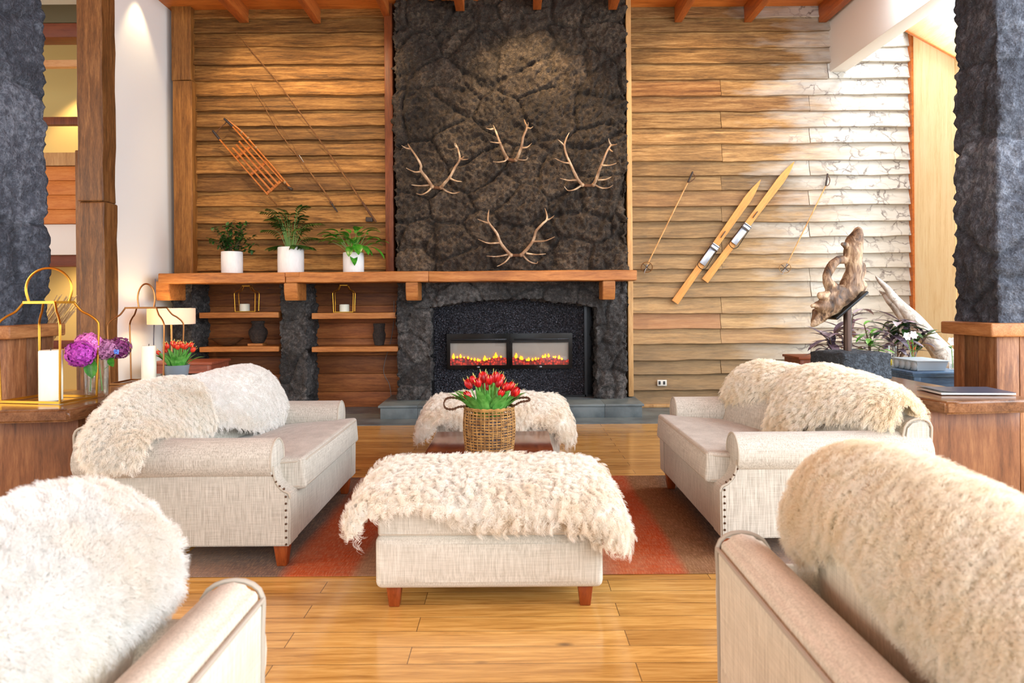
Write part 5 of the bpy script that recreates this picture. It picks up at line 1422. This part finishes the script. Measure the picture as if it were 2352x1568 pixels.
tx, ty = PX(406, 4.86, 850), 4.86
tulips((tx, ty, ZT), 14, .085, .095, .155, 'small red tulips in a grey tapered pot at the far end of the slab table', 'potted tulips', M['tulip_orange'], 18, .62, mkpot(tx, ty, ZT, .083, .115, M['zinc']), seed=9)
# ================================================================== LEFT TABLE: VASE
vx, vy = PX(221, 4.12, 900), 4.12
rt = root('glass_vase', (vx, vy, ZT), 'clear glass cylinder vase of hydrangeas on the slab table', 'vase')
part(MB().lathe([(.001, 0), (.060, 0), (.063, .004), (.066, .235), (.0635, .236), (.0605, .02), (.001, .018)], 40, (vx, vy, ZT)), 'body', M['glass'], rt)
part(MB().lathe([(.001, .021), (.0598, .021), (.0610, .105), (.001, .105)], 40, (vx, vy, ZT)), 'water', M['water'], rt)
def hydrangea(c, r, mat, lab, foot, n=90, extra=None, seed=1, sq=(1, 1, .92)):
    rg = random.Random(seed); C = Vector(c)
    rt = root('hydrangea', foot, lab, 'flower', 'hydrangeas in the glass vase')
    F = Vector(foot)
    part(MB().tube([F, F.lerp(Vector((vx, vy, ZT + .23)), .6) + Vector((0, 0, .06)), Vector((vx + (C.x - vx) * .45, vy + (C.y - vy) * .45, ZT + .25)), C], [.004, .004, .0045, .004], 6, sub=4), 'stem', M['stem'], rt)
    mb = MB().ball(C, [r * .80 * q for q in sq], 14, 10)
    for k in range(n):
        z = 1 - 2 * (k + .5) / n; a = k * 2.39996
        d = Vector((math.sqrt(1 - z * z) * math.cos(a), math.sqrt(1 - z * z) * math.sin(a), z))
        p = C + Vector((d.x * r * sq[0], d.y * r * sq[1], d.z * r * sq[2])) * rg.uniform(.88, 1.03)
        R = frame3(d + Vector((rg.uniform(-.3, .3),) * 3)); s = r * .23; t0 = rg.random() * 2
        for m in range(4):
            th = t0 + PI / 2 * m
            u = R @ Vector((math.cos(th), math.sin(th), 0)); w = R @ Vector((-math.sin(th), math.cos(th), 0)); nn = R @ Vector((0, 0, 1))
            mb.add([p, p + u * s * .55 + w * s * .45 + nn * s * .12, p + u * s + nn * s * .02, p + u * s * .55 - w * s * .45 + nn * s * .12], [[0, 1, 2, 3]])
    part(mb, 'flower_head', mat, rt, smooth=False, recalc=False)
    if extra:
        l = MB()
        for (b, d, L, W) in extra: l.leaf(b, d, (0, -1, .4), L, W, .5, 6)
        part(l, 'leaf', M['leaf_lily'], rt)
    return rt
f4 = lambda px, py, Y: P(px, py, Y)
hydrangea(f4(203, 792, 4.08), .078, M['hyd_pink'], 'pink hydrangea head, uppermost of the bunch', (vx + .03, vy + .01, ZT + .03), seed=1, n=110)
hydrangea(f4(184, 812, 4.00), .080, M['hyd_magenta'], 'bright magenta hydrangea head hanging lowest toward the candle', (vx + .02, vy - .02, ZT + .03), [(f4(203, 830, 4.05), (.15, 0, -1), .13, .085)] and None, 0, 2) if False else hydrangea(f4(184, 812, 4.00), .080, M['hyd_magenta'], 'bright magenta hydrangea head hanging lowest toward the candle', (vx + .02, vy - .02, ZT + .03), n=110, extra=[(f4(208, 822, 4.06), (.1, 0, -1), .12, .08)], seed=2)
hydrangea(f4(243, 802, 4.12), .068, M['hyd_mauve'], 'dusty mauve hydrangea head in the middle of the bunch', (vx - .01, vy + .02, ZT + .03), seed=3)
hydrangea(f4(273, 799, 4.18), .070, M['hyd_plum'], 'dark plum hydrangea head nearest the bronze lantern', (vx - .03, vy - .01, ZT + .03), seed=4, extra=[(f4(250, 822, 4.12), (.5, -.3, -.4), .07, .04)])
rt = root('small_blue_flower', f4(267, 808, 4.02), 'tiny blue flower tucked among the plum hydrangea', 'flower')
mb = MB()
for k in range(10): mb.ball(f4(267, 808, 4.08) + Vector((math.cos(k * 2.4), math.sin(k * 2.4) * .5, math.sin(k * 1.7))) * .010, .0065, 6, 4)
part(mb, 'petals', M['blue_petal'], rt)
part(MB().tube([f4(267, 808, 4.08), f4(258, 830, 4.12), f4(238, 850, 4.12)], .002, 5, sub=3), 'stem', M['stem'], rt)
# ---- dried stalks behind the pedestal
rg = random.Random(4)
rt = root('dried_stalks', (-4.45, 5.62, 0), 'sheaf of dry straw coloured stalks leaning behind the plank pedestal', 'dried stalks')
mb = MB()
top = P(166, 694, 5.35); bot = Vector((-4.55, 5.62, .01))
for k in range(46):
    o = Vector((rg.uniform(-.03, .03), rg.uniform(-.04, .04), 0)); o2 = Vector((rg.uniform(-.16, .03), rg.uniform(-.05, .05), rg.uniform(-.10, .06)))
    mb.tube([bot + o, bot.lerp(top, .5) + o + (o2 * .4), top + o2], [.006, .008, .003], 5, sub=2)
part(mb, 'stalks', M['straw'], rt)
part(MB().tube([bot.lerp(top, .45) + Vector((.06 * math.cos(a), .06 * math.sin(a), 0)) for a in [2 * PI * i / 14 for i in range(14)]], .006, 6, closed=True), 'twine', M['rope'], rt)
# ---- red side table, lamp, cord
def side_table(x0, x1, y0, y1, h, lab, mat, name='side_table', group='red wooden side tables'):
    rt = root(name, ((x0 + x1) / 2, (y0 + y1) / 2, 0.006), lab, 'table', group)
    part(MB().box(x0 - .02, x1 + .02, y0 - .02, y1 + .02, h - .028, h, bev=.005), 'tabletop', mat, rt)
    mb = MB().box(x0, x1, y0, y0 + .02, h - .12, h - .028).box(x0, x1, y1 - .02, y1, h - .12, h - .028).box(x0, x0 + .02, y0, y1, h - .12, h - .028).box(x1 - .02, x1, y0, y1, h - .12, h - .028)
    part(mb, 'apron', mat, rt, smooth=False)
    for x in (x0 + .02, x1 - .02):
        for y in (y0 + .02, y1 - .02): part(MB().box(x - .022, x + .022, y - .022, y + .022, .006, h - .028, bev=.003), 'leg', mat, rt)
    part(MB().box(x0 + .02, x1 - .02, y0 + .02, y1 - .02, .16, .18), 'lower_shelf', mat, rt)
    return rt
side_table(PX(310, 7.32, 850), PX(458, 7.32, 850), 7.60, 8.08, .70, 'reddish wooden side table under the drum shade lamp', M['redtable'])
side_table(PX(1848, 7.5, 850), PX(1848, 7.5, 850) + .55, 7.62, 8.05, .71, 'reddish wooden side table behind the carved stone block', M['darkbeam'])
lx, ly = PX(394, 7.8, 740), 7.8
rt = root('table_lamp', (lx, ly, .70), 'table lamp with a wide white drum shade, lit from inside', 'lamp')
part(MB().lathe([(.001, 0), (.085, 0), (.085, .012), (.02, .022), (.012, .03), (.001, .03)], 28, (lx, ly, .702)), 'base', M['brass_dark'], rt)
part(MB().tube([(lx, ly, .72), (lx, ly, 1.17)], .010, 10), 'pole', M['trimwood'], rt)
sz0, sz1 = PZ(744, 7.8, 394), PZ(708, 7.8, 394); sr = (443 - 342) / 2 * 7.8 / FPX
part(MB().lathe([(sr, sz0), (sr, sz1), (sr - .004, sz1), (sr - .004, sz0), (sr, sz0)], 48, (lx, ly, 0), cap=False), 'lamp_shade', M['shade'], rt)
mb = MB()
for k in range(3):
    a = 2 * PI * k / 3; mb.tube([(lx, ly, sz1 - .01), (lx + sr * math.cos(a), ly + sr * math.sin(a), sz1 - .005)], .003, 5)
part(mb, 'shade_spider', M['brass_dark'], rt)
part(MB().tube([(lx, ly, 1.16), (lx, ly, sz1 - .01)], .004, 6), 'stem_rod', M['brass_dark'], rt)
part(MB().ball((lx - .03, ly, (sz0 + sz1) / 2), .03, 12, 8), 'bulb', M['bulb'], rt)
pl = bpy.data.lights.new('lamp_glow', 'POINT'); pl.energy = 6; pl.color = (1, .70, .34); pl.shadow_soft_size = .05
po = bpy.data.objects.new('lamp_glow', pl); COL.objects.link(po); po.location = (lx - .11, ly - .03, (sz0 + sz1) / 2)
single(MB().tube([P(357, 640, 8.0) * 1, P(356, 700, 8.0), P(353, 780, 8.0), P(355, 870, 8.0), P(360, 960, 8.0)], .006, 6, sub=5), 'cord', M['cord_blue'], 'dark blue cord hanging down in front of the white plaster wall', 'cord')
# ================================================================== RIGHT: DRIFTWOOD SCULPTURE
def q2(x, y, Y=4.82): return P(x / 3.408 + 1820, y / 3.408 + 500, Y)
base_z = ZT
rt = root('driftwood_sculpture', (PX(1945, 4.8, 860), 4.8, base_z), 'gnarled driftwood sculpture mounted on a rough black stone block', 'sculpture')
# stone block: two visible faces
bl = q2(190, 1160, 4.76); ar = q2(585, 1160, 4.60); rr = q2(700, 1160, 4.85)
C = Vector(((bl.x + rr.x) / 2 + .01, 4.82, 0))
hb = q2(400, 1052, 4.72).z - base_z
bm = bmesh.new(); bmesh.ops.create_cube(bm, size=2)
bmesh.ops.subdivide_edges(bm, edges=bm.edges[:], cuts=16, use_grid_fill=True)
yaw = math.radians(13)
for v in bm.verts:
    x, y, z = v.co
    p = Vector((x * .185, y * .17, (z + 1) / 2 * hb))
    k = max(abs(x), abs(y)) ; 
    if z > .6 and k > .75: p.z -= .025 * (k - .75) * 4 * abs(noise.noise(p * 20))
    p += noise.noise_vector(p * 8) * .014 * (0 if z < -.9 else 1) + noise.noise_vector(p * 30) * .006 * (0 if z < -.9 else 1)
    v.co = Matrix.Rotation(yaw, 3, 'Z') @ p + Vector((C.x, C.y, base_z + .001))
mb = MB(); bm.verts.index_update(); mb.add([v.co.copy() for v in bm.verts], [[v.index for v in f.verts] for f in bm.faces]); bm.free()
part(mb, 'stone_base', M['darkstone'], rt, angle=180)
rx = q2(432, 900, 4.82).x
part(MB().tube([(rx, 4.82, base_z + hb - .02), (rx, 4.82, q2(432, 665).z)], .0265, 16), 'rod', M['rustmetal'], rt)
part(MB().beam(q2(305, 790, 4.80), q2(548, 580, 4.80), .16, .016, up=(-.6, 0, 1), bev=.002), 'plate', M['blackmetal'], rt)
mb = MB()
up = lambda pts: [q2(a, b, c) for a, b, c in pts]
k = 1 / 3.408 * 4.82 / FPX
def dt(pts, rs, **kw): mb.tube(up(pts), [r * k for r in rs], 14, sub=5, **kw)
dt([(395, 690, 4.82), (420, 610, 4.83), (455, 510, 4.84), (478, 420, 4.84), (475, 340, 4.84), (470, 260, 4.83), (490, 180, 4.82), (515, 110, 4.80), (528, 72, 4.79)], [60, 80, 78, 66, 66, 70, 62, 38, 12], nz=.010, nsc=11)
dt([(350, 580, 4.80), (285, 520, 4.78), (268, 470, 4.77), (285, 410, 4.77), (325, 355, 4.78), (370, 330, 4.80), (425, 325, 4.83)], [66, 42, 34, 34, 34, 30, 30], nz=.008, nsc=14)
dt([(140, 855, 4.80), (185, 800, 4.80), (245, 740, 4.80), (300, 690, 4.80), (350, 640, 4.82), (430, 580, 4.84), (520, 530, 4.85), (560, 500, 4.85)], [14, 36, 60, 84, 86, 80, 56, 20], nz=.020, nsc=12)
dt([(270, 700, 4.78), (215, 690, 4.76), (175, 688, 4.75), (145, 690, 4.74)], [60, 42, 26, 10], nz=.012, nsc=16)
dt([(280, 620, 4.78), (230, 610, 4.75), (200, 600, 4.74)], [50, 34, 12], nz=.012, nsc=16)
dt([(440, 230, 4.82), (408, 212, 4.79), (385, 205, 4.77)], [34, 24, 8])
dt([(500, 480, 4.84), (545, 440, 4.84), (560, 390, 4.84), (548, 350, 4.84)], [40, 26, 18, 10], nz=.008, nsc=16)
dt([(160, 830, 4.82), (190, 760, 4.84), (165, 720, 4.84)], [24, 30, 14], nz=.01, nsc=14)
o = part(mb, 'driftwood', M['drift'], rt, angle=180)
rm = o.modifiers.new('fuse', 'REMESH'); rm.mode = 'VOXEL'; rm.voxel_size = .009; rm.use_smooth_shade = True
tx_ = bpy.data.textures.new('bark_relief', 'CLOUDS'); tx_.noise_scale = .045
dm = o.modifiers.new('relief', 'DISPLACE'); dm.texture = tx_; dm.strength = .012; dm.mid_level = .5
# booklet
c = P(2225, 905, 4.05); 
mz = ZT + .001
rt = root('magazine', (2.60, 4.04, mz), 'thin dark magazine lying on the slab table by the sculpture', 'magazine')
Rm = Matrix.Rotation(math.radians(-4), 3, 'Z')
part(MB().obox((2.615, 4.03, mz + .006), (.40, .27, .010), Rm, bev=.001), 'pages', M['page'], rt)
part(MB().grid(lambda u, v: Vector((2.615, 4.03, mz + .0125)) + Rm @ Vector(((u - .5) * .41, (v - .5) * .28, .010 * max(0, .25 - u) * 4)), 12, 2), 'cover', M['paper'], rt)
# ================================================================== RIGHT: PLANT TABLE
tz = .765
th = math.radians(17)
Rt = Matrix.Rotation(th, 3, 'Z')
pc = P(2099, 858, 5.5)
cor = Vector((pc.x, 5.5, 0))
TW, TD = .42, .58
fx = Rt @ Vector((1, 0, 0)); fy = Rt @ Vector((0, 1, 0))
fx = Vector((math.cos(math.radians(8)), math.sin(math.radians(8)), 0)); fy = Vector((-math.sin(math.radians(30)), math.cos(math.radians(30)), 0))
fy = Vector((-fx.y, fx.x, 0)); fy = (fy + Vector((-.30, 0, 0))).normalized(); 
fy = Vector((-fx.y, fx.x, 0))
ang = 0.0; fx = Vector((math.cos(ang), math.sin(ang), 0)); fy = Vector((-math.sin(ang), math.cos(ang), 0))
Rt = Matrix((fx, fy, Vector((0, 0, 1)))).transposed()
tc = cor + fx * TW / 2 + fy * TD / 2
rt = root('plant_table', (tc.x, tc.y, 0), 'slate blue painted table with turned legs carrying trays and vases', 'table')
tl = lambda x, y, z: tc + Rt @ Vector((x, y, 0)) + Vector((0, 0, z))
part(MB().obox(tl(0, 0, tz - .012), (TW + .05, TD + .05, .022), Rt, bev=.006).obox(tl(0, 0, tz - .032), (TW + .02, TD + .02, .018), Rt, bev=.005), 'tabletop', M['bluepaint'], rt)
mb = MB()
for sy in (-1, 1): mb.obox(tl(0, sy * (TD / 2 - .03), tz - .085), (TW - .06, .02, .085), Rt)
for sx in (-1, 1): mb.obox(tl(sx * (TW / 2 - .03), 0, tz - .085), (.02, TD - .06, .085), Rt)
part(mb, 'apron', M['bluepaint'], rt, smooth=False)
for sx in (-1, 1):
    for sy in (-1, 1):
        b = tl(sx * (TW / 2 - .035), sy * (TD / 2 - .035), 0)
        mb = MB().obox(b + Vector((0, 0, tz - .09)), (.05, .05, .10), Rt, bev=.003)
        mb.lathe([(.014, 0), (.018, .02), (.016, .06), (.022, .3), (.024, .45), (.016, .52), (.026, .545), (.018, .57), (.026, .59), (.024, .61)], 14, b)
        part(mb, 'leg', M['bluepaint'], rt)
zt_ = tz + .001
rt = root('seedling_tray', tl(.02, -.08, zt_), 'pale grey plastic seedling tray on the blue table', 'tray')
mb = MB(); tw, td, hh = .25, .36, .075
cc = tl(-.03, -.06, zt_)
def trayq(sx, sy, z, k): return cc + Rt @ Vector((sx * tw / 2 * k, sy * td / 2 * k, z))
vs = [trayq(a, b, 0, .88) for a, b in ((-1, -1), (1, -1), (1, 1), (-1, 1))] + [trayq(a, b, hh, 1.0) for a, b in ((-1, -1), (1, -1), (1, 1), (-1, 1))] + [trayq(a, b, hh, .95) for a, b in ((-1, -1), (1, -1), (1, 1), (-1, 1))] + [trayq(a, b, .01, .84) for a, b in ((-1, -1), (1, -1), (1, 1), (-1, 1))]
fs = [[3, 2, 1, 0]]
for s0 in (0, 4, 8):
    for k_ in range(4): fs.append([s0 + k_, s0 + (k_ + 1) % 4, s0 + 4 + (k_ + 1) % 4, s0 + 4 + k_])
fs.append([12, 13, 14, 15])
part(mb.add(vs, fs), 'body', M['tray'], rt, smooth=False)
mb = MB()
for k_ in range(4):
    p = cc + Rt @ Vector((-tw * .465, td * (-.36 + .24 * k_), .038))
    part(MB().ball(p, (.018, .042, .040), 12, 8, rot=Rt), 'cell', M['tray'], rt)
part(MB().obox(cc + Vector((0, 0, hh + .003)), (tw + .02, td + .02, .006), Rt, bev=.002), 'lid', M['tray'], rt)
def bottle(loc, r, h, lab, blooms, rgseed, fl=True):
    rg = random.Random(rgseed); L = Vector(loc)
    rt = root('bud_vase', loc, lab, 'vase', 'small glass vases on the blue table')
    part(MB().lathe([(.001, 0), (r * .92, 0), (r, .006), (r, h), (r - .003, h), (r - .004, .01), (.001, .009)], 24, loc), 'body', M['glass'], rt)
    part(MB().lathe([(.001, .010), (r - .005, .010), (r - .005, h * .45), (.001, h * .45)], 24, loc), 'water', M['water'], rt)
    for i, (c, lb) in enumerate(blooms):
        C = Vector(c)
        f = root('white_flower', L + Vector((0, 0, .012)), lb, 'flower', 'white flowers in small vases')
        part(MB().tube([L + Vector((rg.uniform(-.3, .3) * r, 0, .012)), L.lerp(C, .5) + Vector((0, 0, .03)), C], .0028, 6, sub=3), 'stem', M['leaf_bright'], f)
        mb = MB()
        for m in range(6):
            a = 2 * PI * m / 6; mb.leaf(C, (math.cos(a) * .8, -.5 + .3 * math.sin(a), math.sin(a) * .8 + .2), (0, -1, .2), .045, .032, .3, 5)
        part(mb, 'petals', M['white_petal'], f)
        for m in range(3): part(MB().leaf(L.lerp(C, .45 + .15 * m), (rg.uniform(-1, 1), -.3, .5), (0, 0, 1), .06, .02, .6, 5), 'leaf', M['leaf_bright'], f)
v1 = tl(.24 - .03, -.27 + .03, zt_)
Yv = 5.72
bA = P(2190, 836, 5.66); bottle((bA.x, 5.66, zt_), .028, .105, 'small glass vase on the blue table, at the pedestal end', [(P(2183, 785, 5.66), 'white flower in the vase nearest the plank pedestal')], 1)
bB = P(2098, 838, 6.02); bottle((bB.x, 6.02, zt_), .026, .12, 'small glass vase behind the middle of the seedling tray', [(P(2081, 773, 6.0), 'white flower behind the tray, lower of the middle two'), (P(2096, 770, 6.0), 'white flower behind the tray, upper of the middle two')], 2)
bC = P(2050, 838, 5.98); bottle((bC.x, 5.98, zt_), .034, .17, 'taller clear glass jar behind the seedling tray', [], 3)
p = P(2041, 836, 6.0)
single(MB().obox((p.x, 6.0, zt_ + .031), (.045, .05, .06), bev=.012), 'yellow_jar', M['yellow'], 'small yellow jar beside the seedling tray', 'jar')
# ---- weathered log and leafy plants behind
A, B = P(2011, 634, 6.9), P(2172, 822, 6.55)
d = (B - A).normalized(); Bx = B + d * (B.z / -d.z) * .98
mb = MB().tube([A, A.lerp(B, .12), A.lerp(B, .4), A.lerp(B, .75), B, B.lerp(Bx, .5), Bx + Vector((0, 0, .02))], [.008, .035, .07, .11, .13, .14, .15], 16, sub=6, nz=.02, nsc=5, flat=.8)
mb.tube([A + Vector((.05, .02, -.14)), A.lerp(B, .25) + Vector((-.03, 0, -.04)), A.lerp(B, .6) + Vector((-.05, 0, -.05))], [.006, .035, .05], 10, sub=5, nz=.012, nsc=9)
single(mb, 'weathered_log', M['greylog'], 'split grey weathered log leaning behind the leafy plants', 'log')
def leafy(name, x, y, stems, lab, mats, seed, potr=.16, poth=.34):
    rg = random.Random(seed)
    rt = root(name, (x, y, .006), lab, 'plant', 'leafy plants behind the slab table')
    part(MB().lathe([(potr * .75, 0), (potr, poth), (potr - .012, poth), (potr - .014, poth - .03), (.001, poth - .03)], 28, (x, y, .006)), 'pot', M['claypot'], rt)
    st = MB(); L = {m: MB() for m in mats}
    for (tx, ty, tzv, n, ln) in stems:
        b = Vector((x + rg.uniform(-.05, .05), y + rg.uniform(-.05, .05), poth - .02)); e = Vector((tx, ty, tzv))
        m = b.lerp(e, .5) + Vector((0, 0, .12))
        st.tube([b, m, e], [.009, .007, .005], 6, sub=4)
        for k in range(int(n * 1.5)):
            t = 1 - .42 * k / (n * 1.5)
            p = cr(b, m, e, e, max(0, t * 2 - 1)) if t > .5 else m
            a = k * 2.4 + rg.random()
            dd = Vector((math.cos(a), math.sin(a) * .8 - .1, rg.uniform(.0, .9)))
            mt_ = rg.choice(mats)
            L[mt_].leaf(p, dd, (0, 0, 1), ln * rg.uniform(.7, 1.3), ln * .27 * rg.uniform(.8, 1.2), rg.uniform(.4, 1.3), 7)
    part(st, 'stems', M['stem_brown'], rt)
    for m_, mbb in L.items():
        if mbb.v: part(mbb, 'foliage', M[m_], rt)
def S6(px, py, Y): q = P(px, py, Y); return (q.x, q.y, q.z)
leafy('purple_leaf_plant', PX(1930, 6.5, 800), 6.5, [S6(1905, 775, 6.45) + (9, .26), S6(1945, 760, 6.5) + (8, .26), S6(1960, 720, 6.5) + (7, .24), S6(1900, 800, 6.4) + (7, .22)], 'dark purple leaved plant right behind the sculpture rod', ['leaf_purple', 'leaf_purple', 'leaf_pink'], 11)
leafy('purple_leaf_plant', PX(2060, 6.35, 800), 6.35, [S6(2065, 735, 6.3) + (12, .24), S6(2040, 750, 6.25) + (9, .22), S6(2090, 750, 6.3) + (10, .22), S6(2110, 775, 6.2) + (8, .2), S6(2055, 790, 6.15) + (9, .18), S6(2130, 770, 6.3) + (6, .18)], 'purple and pink leaved plant in front of the grey log', ['leaf_purple', 'leaf_pink', 'leaf_purple', 'leaf_dark'], 12)
leafy('green_leaf_plant', PX(2005, 6.15, 800), 6.15, [S6(2000, 765, 6.1) + (7, .16), S6(1995, 790, 6.1) + (7, .16), S6(2020, 800, 6.05) + (7, .15), S6(1985, 745, 6.2) + (5, .14)], 'bright green leaved plant between the sculpture and the grey log', ['leaf_bright', 'leaf_lily', 'leaf_purple'], 13)
# ================================================================== LIGHT
wd = bpy.data.worlds.new('sky'); SC.world = wd; wd.use_nodes = True
bg = wd.node_tree.nodes['Background']; bg.inputs[0].default_value = (.86, .93, 1.0, 1); bg.inputs[1].default_value = .85
def area(name, loc, target, sx, sy, power, col=(1, 1, 1), spread=180):
    l = bpy.data.lights.new(name, 'AREA'); l.shape = 'RECTANGLE'; l.size = sx; l.size_y = sy; l.energy = power; l.color = col
    l.spread = math.radians(spread)
    o = bpy.data.objects.new(name, l); COL.objects.link(o); o.location = loc
    d = Vector(target) - Vector(loc); o.rotation_euler = d.to_track_quat('-Z', 'Y').to_euler(); return o
def spot(name, loc, target, power, ang, col=(1, .78, .5), blend=.6, r=.04):
    l = bpy.data.lights.new(name, 'SPOT'); l.energy = power; l.spot_size = math.radians(ang); l.spot_blend = blend; l.color = col; l.shadow_soft_size = r
    o = bpy.data.objects.new(name, l); COL.objects.link(o); o.location = loc
    d = Vector(target) - Vector(loc); o.rotation_euler = d.to_track_quat('-Z', 'Y').to_euler(); return o
area('window_light_right', (5.6, 4.0, 2.6), (0, 4.8, 0.8), 6.5, 4.0, 400, (.80, .90, 1))
area('skylight_right', (4.32, 7.0, 4.95), (5.0, 7.5, 3.2), .5, 2.6, 110, (.95, .97, 1))
area('window_light_rear', (3.2, -3.2, 2.8), (0.3, 6, 1.0), 6, 4.2, 430, (.86, .93, 1))
area('added_fill_left', (-7.5, 1.5, 2.6), (0, 4, 1.0), 5, 3.5, 190, (1, .90, .74))  # warm fill added to brighten left-facing sides; no window stands here
WARM = (1, .74, .42)
spot('ceiling_spot', (-3.2, 7.3, 4.95), (-3.1, 8.75, 3.2), 85, 85, WARM)
spot('ceiling_spot', (-2.0, 7.3, 4.95), (-2.0, 8.75, 3.2), 80, 85, WARM)
spot('ceiling_spot', (0.2, 7.2, 4.95), (0.3, 8.45, 3.4), 200, 80, WARM)
spot('ceiling_spot', (2.3, 7.3, 4.95), (2.3, 8.75, 3.2), 70, 85, WARM)
spot('plaster_wall_spot', (-4.05, 7.95, 5.0), (-4.262, 8.0, 3.6), 26, 70, (1, .8, .5))
spot('gallery_spot', (-6.6, 10.4, 4.9), (-6.6, 11, 3.4), 90, 90, WARM)
spot('gallery_spot', (-6.4, 10.2, 1.9), (-6.4, 11, 1.0), 40, 120, WARM)
SC.view_settings.view_transform = 'Standard'; SC.view_settings.look = 'None'
SC.view_settings.exposure = 0.68; SC.view_settings.gamma = 1.0; SC.view_settings.use_curve_mapping = False
SC.cycles.use_denoising = True
SC.cycles.max_bounces = 8; SC.cycles.diffuse_bounces = 4; SC.cycles.transparent_max_bounces = 12
SC.cycles.sample_clamp_indirect = 6
SC.cycles.use_adaptive_sampling = True; SC.cycles.adaptive_threshold = .03; SC.cycles.adaptive_min_samples = 16
